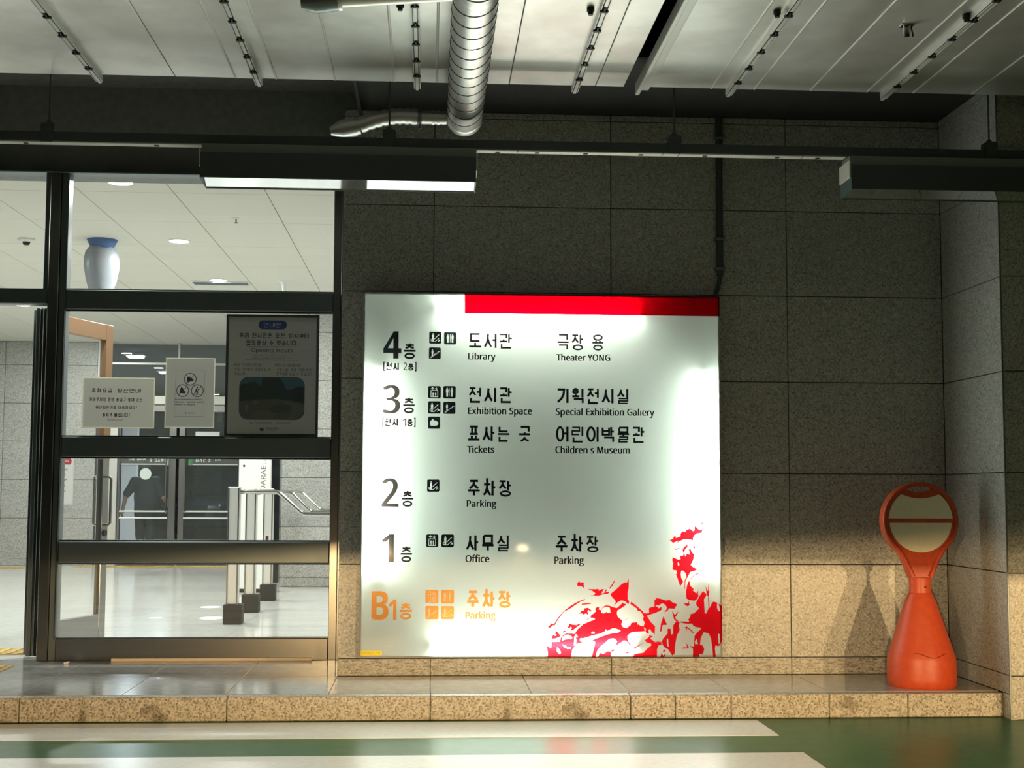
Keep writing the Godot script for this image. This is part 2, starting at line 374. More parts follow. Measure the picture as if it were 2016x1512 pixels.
		var ix: PackedInt32Array = arr[Mesh.ARRAY_INDEX] if arr[Mesh.ARRAY_INDEX] != null else PackedInt32Array(range(v.size()))
		var out := PackedVector3Array()
		for i in range(0, ix.size() - 2, 3):
			if nn[ix[i]].z > 0.5:
				out.append_array([v[ix[i]], v[ix[i + 1]], v[ix[i + 2]]])
		return out

	# Latin letters between x0 and x1, capitals reaching from cap down to base
	func latin(text: String, x0: float, x1: float, cap: float, base: float, c: Color, bold: bool, heavier := 0.0) -> void:
		var tris := outline(text, bold)
		var ref := outline("H", bold)
		if tris.is_empty() or ref.is_empty():
			return
		var lo := 1e9
		var hi := -1e9
		for v in ref:
			lo = minf(lo, v.y)
			hi = maxf(hi, v.y)
		var xa := 1e9
		var xb := -1e9
		for v in tris:
			xa = minf(xa, v.x)
			xb = maxf(xb, v.x)
		for i in range(0, tris.size(), 3):
			var p := PackedVector2Array()
			for j in 3:
				var v := tris[i + j]
				p.append(Vector2(heavier + x0 + (v.x - xa) / (xb - xa) * (x1 - x0), base - (v.y - lo) / (hi - lo) * (base - cap)))
			poly(p, c)
		if heavier > 0.0:
			latin(text, x0, x1, cap, base, c, bold, -heavier)

	# print too small to read: a broken line of marks
	func small(x0: float, x1: float, y: float, h: float, c: Color, seed_of: int) -> void:
		var rng := RandomNumberGenerator.new()
		rng.seed = seed_of
		var x := x0
		while x < x1 - h:
			if rng.randf() < 0.16:
				x += h * 0.7
				continue
			rect(x, y + h * rng.randf_range(0.0, 0.25), h * 0.28, h * rng.randf_range(0.4, 0.75), c)
			rect(x + h * 0.3, y + h * rng.randf_range(0.1, 0.7), h * 0.5, h * 0.2, c)
			rect(x + h * 0.62, y + h * 0.05, h * 0.16, h * 0.85, c)
			x += h * 1.0

	func icon(what: String, x0: float, x1: float, y0: float, y1: float, ink: Color, ground: Color) -> void:
		var w := x1 - x0
		rrect(x0, y0, w, y1 - y0, w * 0.12, ink)
		var at := func(nums: Array) -> Array:
			var o := []
			for i in nums.size():
				o.append(x0 + nums[i] * w if i % 2 == 0 else y0 + nums[i] * (y1 - y0))
			return o
		var person := func(cx: float, top: float, s: float) -> void:
			oval(x0 + cx * w, y0 + (top + 0.05 * s) * w, 0.055 * s * w, 0.055 * s * w, ground)
			rrect(x0 + (cx - 0.1 * s) * w, y0 + (top + 0.12 * s) * w, 0.2 * s * w, 0.32 * s * w, 0.07 * s * w, ground)
			rect(x0 + (cx - 0.07 * s) * w, y0 + (top + 0.4 * s) * w, 0.14 * s * w, 0.34 * s * w, ground)
		match what:
			"toilet":
				person.call(0.31, 0.13, 1.0)
				person.call(0.69, 0.13, 1.0)
				path(at.call([0.5, 0.16, 0.5, 0.84]), w * 0.035, ground)
			"lift":
				path(at.call([0.23, 0.36, 0.77, 0.36, 0.77, 0.88, 0.23, 0.88, 0.23, 0.33]), w * 0.055, ground)
				person.call(0.4, 0.48, 0.52)
				person.call(0.6, 0.48, 0.52)
				path(at.call([0.24, 0.22, 0.36, 0.1, 0.48, 0.22]), w * 0.05, ground)
				path(at.call([0.36, 0.1, 0.36, 0.3]), w * 0.05, ground)
				path(at.call([0.54, 0.18, 0.66, 0.29, 0.78, 0.18]), w * 0.05, ground)
				path(at.call([0.66, 0.08, 0.66, 0.29]), w * 0.05, ground)
			"escalator":
				person.call(0.32, 0.14, 0.88)
				path(at.call([0.42, 0.62, 0.82, 0.24]), w * 0.055, ground)
				path(at.call([0.28, 0.58, 0.16, 0.64, 0.15, 0.74, 0.24, 0.82, 0.5, 0.82, 0.82, 0.55]), w * 0.05, ground)
				path(at.call([0.74, 0.82, 0.86, 0.7]), w * 0.05, ground)
				path(at.call([0.76, 0.68, 0.88, 0.68, 0.88, 0.8]), w * 0.05, ground)
			"stairs":
				person.call(0.3, 0.16, 0.82)
				path(at.call([0.1, 0.86, 0.22, 0.86, 0.22, 0.78, 0.34, 0.78, 0.34, 0.68, 0.48, 0.68, 0.48, 0.58, 0.62, 0.58, 0.62, 0.48, 0.76, 0.48, 0.76, 0.38, 0.92, 0.36]), w * 0.055, ground)
			"coat":
				flat(at.call([0.14, 0.6, 0.2, 0.36, 0.32, 0.28, 0.36, 0.18, 0.46, 0.24, 0.5, 0.32, 0.7, 0.34, 0.86, 0.5, 0.84, 0.66, 0.7, 0.76, 0.24, 0.76]), ground)


# ---------------------------------------------------------------- helpers
var used := {}
var M := {}
var cache := {}


func numbered(called: String) -> String:
	var n: int = used.get(called, 0)
	used[called] = n + 1
	return called if n == 0 else "%s_%03d" % [called, n]


func thing(called: String, label: String, category: String, at := Vector3.ZERO, turn := 0.0, group := "") -> Node3D:
	var o := Node3D.new()
	o.name = numbered(called)
	add_child(o)
	o.position = at
	o.rotation.y = turn
	o.set_meta("label", label)
	o.set_meta("category", category)
	if group != "":
		o.set_meta("group", group)
	return o


func setting(called: String, label := "", at := Vector3.ZERO) -> Node3D:
	var o := Node3D.new()
	o.name = numbered(called)
	add_child(o)
	o.position = at
	o.set_meta("kind", "structure")
	if label != "":
		o.set_meta("label", label)
		o.set_meta("category", called.split("_")[0])
	return o


func part(parent: Node, called: String, mesh: Mesh, m: Material, at := Vector3.ZERO, turn := Vector3.ZERO) -> MeshInstance3D:
	var o := MeshInstance3D.new()
	o.name = called
	o.mesh = mesh
	o.material_override = m
	parent.add_child(o, true)
	o.position = at
	o.rotation = turn
	return o


func tri(st: SurfaceTool, a: Vector3, b: Vector3, c: Vector3, outward: Vector3) -> void:
	var n := (b - a).cross(c - a)
	if n.length_squared() < 1e-18:
		return
	if n.dot(outward) < 0:
		var s := b
		b = c
		c = s
		n = -n
	n = n.normalized()
	for p in [a, c, b]:
		st.set_normal(n)
		st.add_vertex(p)


func quad(st: SurfaceTool, a: Vector3, b: Vector3, c: Vector3, d: Vector3, outward: Vector3) -> void:
	tri(st, a, b, c, outward)
	tri(st, a, c, d, outward)


func start() -> SurfaceTool:
	var st := SurfaceTool.new()
	st.begin(Mesh.PRIMITIVE_TRIANGLES)
	return st


# a box with chamfered edges, centred on c, added to st
func add_box(st: SurfaceTool, size: Vector3, b := 0.0, c := Vector3.ZERO) -> void:
	var h := size / 2
	var p := func(s: Vector3, axis: int) -> Vector3:
		var q := Vector3(s.x * (h.x - b), s.y * (h.y - b), s.z * (h.z - b))
		q[axis] = s[axis] * h[axis]
		return c + q
	for axis in 3:
		var u := (axis + 1) % 3
		var w := (axis + 2) % 3
		for s in [-1.0, 1.0]:
			var k := []
			for q in [[-1.0, -1.0], [1.0, -1.0], [1.0, 1.0], [-1.0, 1.0]]:
				var v := Vector3.ZERO
				v[axis] = s
				v[u] = q[0]
				v[w] = q[1]
				k.append(p.call(v, axis))
			var out := Vector3.ZERO
			out[axis] = s
			quad(st, k[0], k[1], k[2], k[3], out)
	if b <= 0.0:
		return
	for axis in 3:
		var u := (axis + 1) % 3
		var w := (axis + 2) % 3
		for q in [[-1.0, -1.0], [1.0, -1.0], [1.0, 1.0], [-1.0, 1.0]]:
			var v0 := Vector3.ZERO
			v0[axis] = -1
			v0[u] = q[0]
			v0[w] = q[1]
			var v1 := v0
			v1[axis] = 1
			var out := Vector3.ZERO
			out[u] = q[0]
			out[w] = q[1]
			quad(st, p.call(v0, u), p.call(v1, u), p.call(v1, w), p.call(v0, w), out)
	for x in [-1.0, 1.0]:
		for y in [-1.0, 1.0]:
			for z in [-1.0, 1.0]:
				var v := Vector3(x, y, z)
				tri(st, p.call(v, 0), p.call(v, 1), p.call(v, 2), v)


func box(size: Vector3, b := 0.0) -> ArrayMesh:
	var key := "b%.4f,%.4f,%.4f,%.4f" % [size.x, size.y, size.z, b]
	if not cache.has(key):
		var st := start()
		add_box(st, size, b)
		cache[key] = st.commit()
	return cache[key]


# a box given by its two corners
func bar(parent: Node, called: String, lo: Vector3, hi: Vector3, m: Material, b := 0.0) -> MeshInstance3D:
	return part(parent, called, box(hi - lo, b), m, (lo + hi) / 2)


func add_tube(st: SurfaceTool, pts: Array, radii: Array, sides := 12, caps := true) -> void:
	var rings := []
	var side := Vector3.ZERO
	var dirs := []
	for i in pts.size():
		var d: Vector3 = (pts[mini(i + 1, pts.size() - 1)] - pts[maxi(i - 1, 0)]).normalized()
		if i == 0:
			side = d.cross(Vector3.UP if absf(d.y) < 0.9 else Vector3.RIGHT).normalized()
		side = (side - d * side.dot(d)).normalized()
		var up := side.cross(d)
		dirs.append(d)
		var ring := []
		for s in sides:
			var a := s * TAU / sides
			var n := side * cos(a) + up * sin(a)
			ring.append([pts[i] + n * radii[i], n])
		rings.append(ring)
	for i in pts.size() - 1:
		for s in sides:
			var a: Array = rings[i][s]
			var b: Array = rings[i][(s + 1) % sides]
			var c: Array = rings[i + 1][(s + 1) % sides]
			var d: Array = rings[i + 1][s]
			var flip: bool = (b[0] - a[0]).cross(d[0] - a[0]).dot(a[1] + b[1]) < 0
			for t in ([[a, b, c], [a, c, d]] if flip else [[a, c, b], [a, d, c]]):
				for v in t:
					st.set_normal(v[1])
					st.add_vertex(v[0])
	if caps:
		for e in [0, pts.size() - 1]:
			for s in sides:
				tri(st, pts[e], rings[e][s][0], rings[e][(s + 1) % sides][0], -dirs[e] if e == 0 else dirs[e])


func tube(pts: Array, r: float, sides := 12) -> ArrayMesh:
	var st := start()
	var radii := []
	for p in pts:
		radii.append(r)
	add_tube(st, pts, radii, sides)
	return st.commit()


# rounded corners for a bent tube
func bent(pts: Array, r: float) -> Array:
	var out := [pts[0]]
	for i in range(1, pts.size() - 1):
		var a: Vector3 = pts[i] + (pts[i - 1] - pts[i]).normalized() * r
		var b: Vector3 = pts[i] + (pts[i + 1] - pts[i]).normalized() * r
		for s in 6:
			var t := s / 5.0
			out.append(a.lerp(pts[i], t).lerp(pts[i].lerp(b, t), t))
	out.append(pts[-1])
	return out


# turned shape round y; the profile runs from bottom to top as (radius, height); sx, sz stretch it
func lathe(profile: Array, sides := 32, sx := 1.0, sz := 1.0) -> ArrayMesh:
	var st := start()
	var n := profile.size()
	var seg := []
	for i in n - 1:
		var d: Vector2 = profile[i + 1] - profile[i]
		seg.append(Vector2(d.y, -d.x).normalized())
	for i in n - 1:
		var n0: Vector2 = seg[i]
		var n1: Vector2 = seg[i]
		if i > 0 and seg[i - 1].dot(seg[i]) > 0.75:
			n0 = (seg[i - 1] + seg[i]).normalized()
		if i < n - 2 and seg[i + 1].dot(seg[i]) > 0.75:
			n1 = (seg[i + 1] + seg[i]).normalized()
		for s in sides:
			var q := []
			for e in [[s, i, n0], [s + 1, i, n0], [s + 1, i + 1, n1], [s, i + 1, n1]]:
				var a: float = e[0] * TAU / sides
				var pr: Vector2 = profile[e[1]]
				var nn: Vector2 = e[2]
				q.append([Vector3(cos(a) * pr.x * sx, pr.y, sin(a) * pr.x * sz), Vector3(cos(a) * nn.x / sx, nn.y, sin(a) * nn.x / sz).normalized()])
			for t in [[0, 1, 2], [0, 2, 3]]:
				for k in t:
					st.set_normal(q[k][1])
					st.add_vertex(q[k][0])
	return st.commit()


# a flat outline in x and y given a thickness along z (front at +z), its edge chamfered
func slab(outline: PackedVector2Array, z0: float, z1: float, chamfer := 0.0) -> ArrayMesh:
	var st := start()
	var front := outline
	if chamfer > 0.0:
		var inset := Geometry2D.offset_polygon(outline, -chamfer)
		if inset.size() and inset[0].size() == outline.size():
			front = inset[0]
	var tris := Geometry2D.triangulate_polygon(outline)
	for i in range(0, tris.size(), 3):
		var a := outline[tris[i]]
		var b := outline[tris[i + 1]]
		var c := outline[tris[i + 2]]
		tri(st, Vector3(a.x, a.y, z1), Vector3(b.x, b.y, z1), Vector3(c.x, c.y, z1), Vector3.BACK)
		tri(st, Vector3(a.x, a.y, z0), Vector3(b.x, b.y, z0), Vector3(c.x, c.y, z0), Vector3.FORWARD)
	var ccw := not Geometry2D.is_polygon_clockwise(outline)
	for i in outline.size():
		var a := outline[i]
		var b := outline[(i + 1) % outline.size()]
		var d := b - a
		var out := Vector3(d.y, -d.x, 0) if ccw else Vector3(-d.y, d.x, 0)
		if Geometry2D.is_point_in_polygon((a + b) / 2 + Vector2(out.x, out.y).normalized() * 1e-4, outline):
			out = -out
		quad(st, Vector3(a.x, a.y, z0), Vector3(b.x, b.y, z0), Vector3(b.x, b.y, z1), Vector3(a.x, a.y, z1), out)
	return st.commit()


# a flat sheet with a print: faces +z, uv from its upper left corner
func sheet(w: float, h: float) -> ArrayMesh:
	var st := start()
	var c := [[-w / 2, h / 2, 0, 0], [w / 2, h / 2, 1, 0], [w / 2, -h / 2, 1, 1], [-w / 2, -h / 2, 0, 1]]
	for k in [0, 1, 2, 0, 2, 3]:
		st.set_normal(Vector3.BACK)
		st.set_uv(Vector2(c[k][2], c[k][3]))
		st.add_vertex(Vector3(c[k][0], c[k][1], 0))
	return st.commit()


func paint(color: Color, rough := 0.6, metal := 0.0) -> StandardMaterial3D:
	var m := StandardMaterial3D.new()
	m.albedo_color = color
	m.roughness = rough
	m.metallic = metal
	return m


func glow(color: Color, energy: float) -> StandardMaterial3D:
	var m := paint(color, 0.5)
	m.emission_enabled = true
	m.emission = color
	m.emission_energy_multiplier = energy
	return m


func grain(kind: int, freq: float, stops: Array, scale: float, rough: float, metal := 0.0, octaves := 1, seed_of := 1, size := 512) -> StandardMaterial3D:
	var n := FastNoiseLite.new()
	n.noise_type = kind
	n.frequency = freq
	n.seed = seed_of
	n.fractal_type = FastNoiseLite.FRACTAL_NONE if octaves == 1 else FastNoiseLite.FRACTAL_FBM
	n.fractal_octaves = octaves
	n.cellular_return_type = FastNoiseLite.RETURN_CELL_VALUE
	var g := Gradient.new()
	var offs := PackedFloat32Array()
	var cols := PackedColorArray()
	for s in stops:
		offs.append(s[0])
		cols.append(s[1])
	g.offsets = offs
	g.colors = cols
	var t := NoiseTexture2D.new()
	t.width = size
	t.height = size
	t.seamless = true
	t.noise = n
	t.color_ramp = g
	var m := paint(Color.WHITE, rough, metal)
	m.albedo_texture = t
	m.uv1_triplanar = true
	m.uv1_world_triplanar = true
	m.uv1_scale = Vector3.ONE / scale
	return m


# large soft stains multiplied over a material
func stained(m: StandardMaterial3D, freq: float, dark: Color, scale: float, seed_of: int, lo := 0.3, hi := 0.55) -> void:
	var n := FastNoiseLite.new()
	n.noise_type = FastNoiseLite.TYPE_SIMPLEX
	n.frequency = freq
	n.seed = seed_of
	n.fractal_octaves = 5
	var g := Gradient.new()
	g.offsets = PackedFloat32Array([0.0, lo, hi, 1.0])
	g.colors = PackedColorArray([dark, dark, Color.WHITE, Color.WHITE])
	var t := NoiseTexture2D.new()
	t.width = 512
	t.height = 512
	t.seamless = true
	t.noise = n
	t.color_ramp = g
	m.detail_enabled = true
	m.detail_albedo = t
	m.detail_blend_mode = BaseMaterial3D.BLEND_MODE_MUL
	m.detail_uv_layer = BaseMaterial3D.DETAIL_UV_2
	m.uv2_triplanar = true
	m.uv2_world_triplanar = true
	m.uv2_scale = Vector3.ONE / scale


func printed(p: Print, rough := 0.5, through := 0.0, flipped := false) -> StandardMaterial3D:
	if flipped:
		p.im.flip_x()
	var m := paint(Color.WHITE, rough)
	m.albedo_texture = ImageTexture.create_from_image(p.im)
	m.texture_repeat = false
	if through > 0.0:
		m.backlight_enabled = true
		m.backlight = Color(through, through, through).linear_to_srgb()
	return m


func area(parent: Node, at: Vector3, turn: Vector3, size: Vector2, color: Color, energy: float) -> AreaLight3D:
	var l := AreaLight3D.new()
	l.name = "light"
	parent.add_child(l, true)
	l.position = at
	l.rotation = turn
	l.area_size = size
	l.area_normalize_energy = true
	l.light_color = color
	l.light_energy = energy
	l.set("area_range", 40.0)
	l.shadow_enabled = true
	return l


# slabs of stone (or tiles) laid over a rectangle of a plane: u runs along du, v along dv, the face looks along out
func slabs(parent: Node, called: String, origin: Vector3, du: Vector3, dv: Vector3, out: Vector3, us: Array, vs: Array, thick: float, gap: float, kinds: Array, seed_of: int, bevel := 0.0015) -> void:
	var rng := RandomNumberGenerator.new()
	rng.seed = seed_of
	for i in us.size() - 1:
		for j in vs.size() - 1:
			var c: Vector3 = origin + du * (us[i] + us[i + 1]) / 2 + dv * (vs[j] + vs[j + 1]) / 2 - out * thick / 2
			var s: Vector3 = (du.abs() * (us[i + 1] - us[i] - gap) + dv.abs() * (vs[j + 1] - vs[j] - gap) + out.abs() * thick)
			part(parent, called, box(s, bevel), kinds[rng.randi() % kinds.size()], c)


func lin(r: float, g: float, b: float) -> Color:
	return Color(r, g, b).linear_to_srgb()


# ---------------------------------------------------------------- the scene
func _ready() -> void:
	view_and_air()
	materials()
	garage()
	granite_wall()
	step()
	deck_ceiling()
	lobby_shell()
	lobby_front()
	far_front()
	directory()
	cable_rail()
	duct_and_nozzles()
	bollard()
	lobby_things()
	notices()
	beyond()
	headlamps()


func view_and_air() -> void:
	var cam := Camera3D.new()
	cam.name = "camera"
	cam.position = Vector3(0, 1.25, 0)
	cam.rotation_degrees = Vector3(4.59775, -3.47568, 0.23205)
	cam.fov = 31.763
	cam.near = 0.05
	cam.far = 200.0
	cam.current = true
	add_child(cam)
	var e := Environment.new()
	e.background_mode = Environment.BG_COLOR
	e.background_color = Color.BLACK
	e.tonemap_mode = Environment.TONE_MAPPER_LINEAR
	e.tonemap_exposure = 1.0
	e.sdfgi_enabled = true
	e.ssao_enabled = true
	e.ssil_enabled = true
	var w := WorldEnvironment.new()
	w.name = "world"
	w.environment = e
	add_child(w)


func materials() -> void:
	var cell := FastNoiseLite.TYPE_CELLULAR
	var soft := FastNoiseLite.TYPE_SIMPLEX_SMOOTH
	var k := 0
	for tone in [1.0, 0.96, 1.03]:
		var s: float = tone
		var g := grain(cell, 0.11, [[0.0, lin(0.2 * s, 0.205 * s, 0.2 * s)], [0.12, lin(0.29 * s, 0.295 * s, 0.285 * s)], [0.3, lin(0.36 * s, 0.365 * s, 0.35 * s)], [0.6, lin(0.42 * s, 0.425 * s, 0.41 * s)], [0.85, lin(0.49 * s, 0.495 * s, 0.475 * s)], [1.0, lin(0.56 * s, 0.565 * s, 0.54 * s)]], 0.46, 0.34, 0.0, 1, 3 + k)
		M["granite_%d" % k] = g
		var r := grain(cell, 0.11, [[0.0, lin(0.14 * s, 0.12 * s, 0.095 * s)], [0.16, lin(0.25 * s, 0.225 * s, 0.185 * s)], [0.36, lin(0.36 * s, 0.335 * s, 0.29 * s)], [0.6, lin(0.42 * s, 0.4 * s, 0.355 * s)], [1.0, lin(0.54 * s, 0.515 * s, 0.47 * s)]], 0.46, 0.45, 0.0, 1, 11 + k)
		stained(r, 0.012, lin(0.5, 0.47, 0.43), 2.3, 5 + k, 0.1, 0.26)
		M["kerb_%d" % k] = r
		var t := grain(soft, 0.02, [[0.0, lin(0.36 * s, 0.365 * s, 0.36 * s)], [0.5, lin(0.42 * s, 0.425 * s, 0.42 * s)], [1.0, lin(0.5 * s, 0.505 * s, 0.5 * s)]], 0.9, 0.12, 0.0, 4, 21 + k)
		M["tile_%d" % k] = t
		M["lobby_tile_%d" % k] = grain(soft, 0.02, [[0.0, lin(0.6 * s, 0.62 * s, 0.6 * s)], [1.0, lin(0.7 * s, 0.72 * s, 0.7 * s)]], 1.1, 0.14, 0.0, 4, 31 + k)
		var z := grain(soft, 0.014, [[0.0, lin(0.7 * s, 0.7 * s, 0.68 * s)], [0.45, lin(0.76 * s, 0.76 * s, 0.74 * s)], [1.0, lin(0.82 * s, 0.82 * s, 0.8 * s)]], 2.2, 0.44, 0.75, 5, 41 + k)
		stained(z, 0.006, lin(0.84, 0.83, 0.8), 3.7, 51 + k, 0.3, 0.6)
		M["deck_%d" % k] = z
		k += 1
	M.plinth = M.granite_1.duplicate()
	stained(M.plinth, 0.03, lin(0.5, 0.45, 0.38), 1.0, 91, 0.2, 0.42)
	M.plinth.uv2_scale = Vector3(0.7, 4.0, 0.7)
	M.joint = paint(lin(0.035, 0.034, 0.032), 0.9)
	M.concrete = grain(soft, 0.03, [[0.0, lin(0.16, 0.16, 0.155)], [1.0, lin(0.24, 0.24, 0.23)]], 1.5, 0.85, 0.0, 5, 61)
	M.dark_soffit = paint(lin(0.02, 0.021, 0.021), 0.9)
	M.fascia = grain(soft, 0.03, [[0.0, lin(0.2, 0.215, 0.205)], [1.0, lin(0.27, 0.285, 0.275)]], 1.2, 0.8, 0.0, 4, 63)
	M.green = grain(soft, 0.016, [[0.0, lin(0.032, 0.115, 0.052)], [0.5, lin(0.04, 0.135, 0.06)], [1.0, lin(0.052, 0.155, 0.075)]], 1.3, 0.28, 0.0, 5, 65)
	M.green.metallic_specular = 0.16
	M.white_line = grain(soft, 0.03, [[0.0, lin(0.7, 0.73, 0.72)], [0.5, lin(0.78, 0.81, 0.8)], [1.0, lin(0.82, 0.85, 0.84)]], 0.8, 0.28, 0.0, 5, 67)
	M.black = paint(lin(0.012, 0.013, 0.014), 0.5)
	M.rubber = paint(lin(0.02, 0.02, 0.02), 0.8)
	M.rail_paint = paint(lin(0.045, 0.056, 0.06), 0.55)
	M.end_teal = paint(lin(0.06, 0.1, 0.1), 0.5)
	M.spine = paint(lin(0.2, 0.22, 0.21), 0.5)
	M.rail_lip = paint(lin(0.55, 0.53, 0.5), 0.5)
	M.steel = paint(lin(0.32, 0.32, 0.31), 0.26, 1.0)
	M.steel_dark = paint(lin(0.2, 0.235, 0.25), 0.42, 0.8)
	M.steel_edge = paint(lin(0.45, 0.44, 0.42), 0.18, 1.0)
	M.mirror = paint(lin(0.86, 0.88, 0.92), 0.05, 1.0)
	M.duct = paint(lin(0.66, 0.66, 0.64), 0.42, 0.9)
	M.duct_seam = paint(lin(0.1, 0.1, 0.1), 0.5, 0.6)
	M.clip = paint(lin(0.01, 0.01, 0.01), 0.6)
	M.galvanised = paint(lin(0.66, 0.66, 0.63), 0.4, 0.35)
	M.white_paint = paint(lin(0.78, 0.79, 0.77), 0.5)
	M.wood_strip = paint(lin(0.72, 0.62, 0.5), 0.5)
	M.ceiling_tile = paint(lin(0.72, 0.71, 0.64), 0.8)
	M.lobby_stone = M.granite_2
	M.yellow = paint(lin(0.62, 0.42, 0.06), 0.6)
	M.yellow_low = paint(lin(0.48, 0.32, 0.05), 0.65)
	M.brown_frame = paint(lin(0.3, 0.17, 0.09), 0.4, 0.4)
	M.orange_plastic = grain(soft, 0.02, [[0.0, lin(0.45, 0.052, 0.015)], [0.5, lin(0.52, 0.066, 0.018)], [1.0, lin(0.58, 0.08, 0.023)]], 0.5, 0.42, 0.0, 4, 71)
	M.cream = grain(soft, 0.02, [[0.0, lin(0.84, 0.78, 0.6)], [1.0, lin(0.92, 0.86, 0.68)]], 0.3, 0.35, 0.0, 4, 73)
	var g := paint(Color(0.93, 0.97, 0.96, 0.06), 0.0)
	g.transparency = BaseMaterial3D.TRANSPARENCY_ALPHA
	M.glass = g
	M.skin = paint(lin(0.42, 0.27, 0.19), 0.6)
	M.navy = paint(lin(0.009, 0.014, 0.018), 0.8)
	M.trousers = paint(lin(0.008, 0.011, 0.015), 0.8)
	M.hair = paint(lin(0.02, 0.018, 0.016), 0.6)
	M.car_black = paint(lin(0.012, 0.014, 0.018), 0.1)
	M.car_grey = paint(lin(0.05, 0.052, 0.055), 0.15)
	M.dark_glass = paint(lin(0.01, 0.012, 0.014), 0.03)


func kinds(stem: String) -> Array:
	return [M[stem + "_0"], M[stem + "_1"], M[stem + "_2"], M[stem + "_0"]]


func garage() -> void:
	var f := setting("floor")
	bar(f, "surface", Vector3(-12, -0.2, -7.62), Vector3(12, 0, 9), M.green)
	# crossing bars: paint film 2 mm thick
	for z in [[-7.5, -7.02], [-6.56, -6.08], [-5.62, -5.14], [-4.68, -4.2], [-3.74, -3.26]]:
		bar(f, "crossing_bar", Vector3(-9.0, 0.0, z[0]), Vector3(1.82, 0.002, z[1]), M.white_line)
	var back := setting("wall_rear")
	bar(back, "surface", Vector3(-12, 0, 9), Vector3(12, 4.4, 9.3), M.concrete)
	var left := setting("wall_left")
	bar(left, "surface", Vector3(-12.3, 0, -7.62), Vector3(-12, 4.4, 9.3), M.concrete)
	var right := setting("wall_right")
	bar(right, "surface", Vector3(12, 0, -7.45), Vector3(12.3, 4.4, 9.3), M.concrete)
	var top := setting("ceiling_slab")
	bar(top, "surface", Vector3(-12.3, 4.2, -9.15), Vector3(12.3, 4.5, 9.3), M.concrete)


const ROWS := [0.0, 0.105, 0.675, 1.24, 1.815, 2.36, 2.905, 3.465, 3.505]


func granite_wall() -> void:
	var w := setting("wall_back", "grey granite wall of large slabs behind the lit directory")
	bar(w, "backing", Vector3(-0.545, 0.0, WALL - 0.8), Vector3(3.25, 3.64, WALL - 0.03), M.joint)
	slabs(w, "slab", Vector3(0, STEP, WALL), Vector3.RIGHT, Vector3.UP, Vector3.BACK, [-0.55, 0.015, 1.127, 2.25, 3.25], ROWS.slice(1), 0.03, 0.005, kinds("granite"), 2)
	slabs(w, "plinth_slab", Vector3(0, STEP, WALL), Vector3.RIGHT, Vector3.UP, Vector3.BACK, [-0.55, 0.015, 1.127, 2.25, 3.25], ROWS.slice(0, 2), 0.03, 0.004, [M.plinth], 2)
	slabs(w, "end_slab", Vector3(-0.55, STEP, WALL), Vector3.FORWARD, Vector3.UP, Vector3.LEFT, [0.03, 0.8], ROWS, 0.03, 0.005, kinds("granite"), 4)
	var s := setting("wall_side", "granite return wall beside the orange bollard sign")
	bar(s, "backing", Vector3(3.28, 0.0, WALL - 0.05), Vector3(3.9, 4.2, -7.48), M.joint)
	slabs(s, "slab", Vector3(3.25, STEP, WALL), Vector3.BACK, Vector3.UP, Vector3.LEFT, [0.0, 0.9], ROWS.slice(0, 8) + [4.06], 0.03, 0.005, kinds("granite"), 5)
	bar(s, "slab", Vector3(3.246, 0.0, -7.56), Vector3(3.28, STEP, -7.452), M.granite_1)
	var p := setting("wall_front", "granite wall nearest the camera at the right edge")
	bar(p, "backing", Vector3(3.28, 0.0, -7.48), Vector3(12.0, 4.2, -7.47), M.joint)
	slabs(p, "slab", Vector3(0, 0, -7.45), Vector3.RIGHT, Vector3.UP, Vector3.BACK, [3.246, 4.35, 5.475, 6.6, 7.725], [0.0, 0.24, 0.81, 1.375, 1.95, 2.495, 3.04, 3.6, 4.19], 0.03, 0.005, kinds("granite"), 6)
	# thin steel corner bead
	bar(p, "corner_bead", Vector3(3.24, 0.0, -7.456), Vector3(3.2475, 4.19, -7.4485), M.steel_dark)
	# dark recess over the wall, between it and the metal deck
	var so := setting("ceiling_recess")
	bar(so, "soffit", Vector3(-0.45, 3.64, -8.36), Vector3(3.26, 3.7, -7.2), M.dark_soffit)
	bar(so, "soffit", Vector3(3.2, 3.7, -7.46), Vector3(12, 3.76, -7.2), M.dark_soffit)
	var f := setting("wall_fascia", "dark fascia above the glazed lobby front")
	bar(f, "surface", Vector3(-12, 3.4, GLAZE - 0.3), Vector3(-0.45, 4.2, GLAZE + 0.02), M.fascia)
	bar(f, "soffit", Vector3(-12, 3.985, GLAZE), Vector3(-0.45, 4.05, -7.0), M.concrete)
	bar(f, "return_face", Vector3(-0.46, 3.6, GLAZE), Vector3(-0.44, 4.2, -7.0), M.dark_soffit)
	# a black conduit down to the directory
	var c := thing("conduit", "black conduit running down the granite wall to the directory", "conduit", Vector3(1.815, 0, WALL))
	part(c, "pipe", tube([Vector3(0, 2.62, 0.025), Vector3(0, 3.64, 0.025)], 0.022, 12), M.rail_paint)
	part(c, "pipe", tube(bent([Vector3(0, 2.7, 0.025), Vector3(0, 2.58, 0.025), Vector3(-0.045, 2.46, 0.05)], 0.05), 0.014, 10), M.rail_paint)
	for y in [2.66, 2.85, 3.5]:
		part(c, "saddle", box(Vector3(0.06, 0.02, 0.05), 0.003), M.steel_dark, Vector3(0, y, 0.025))


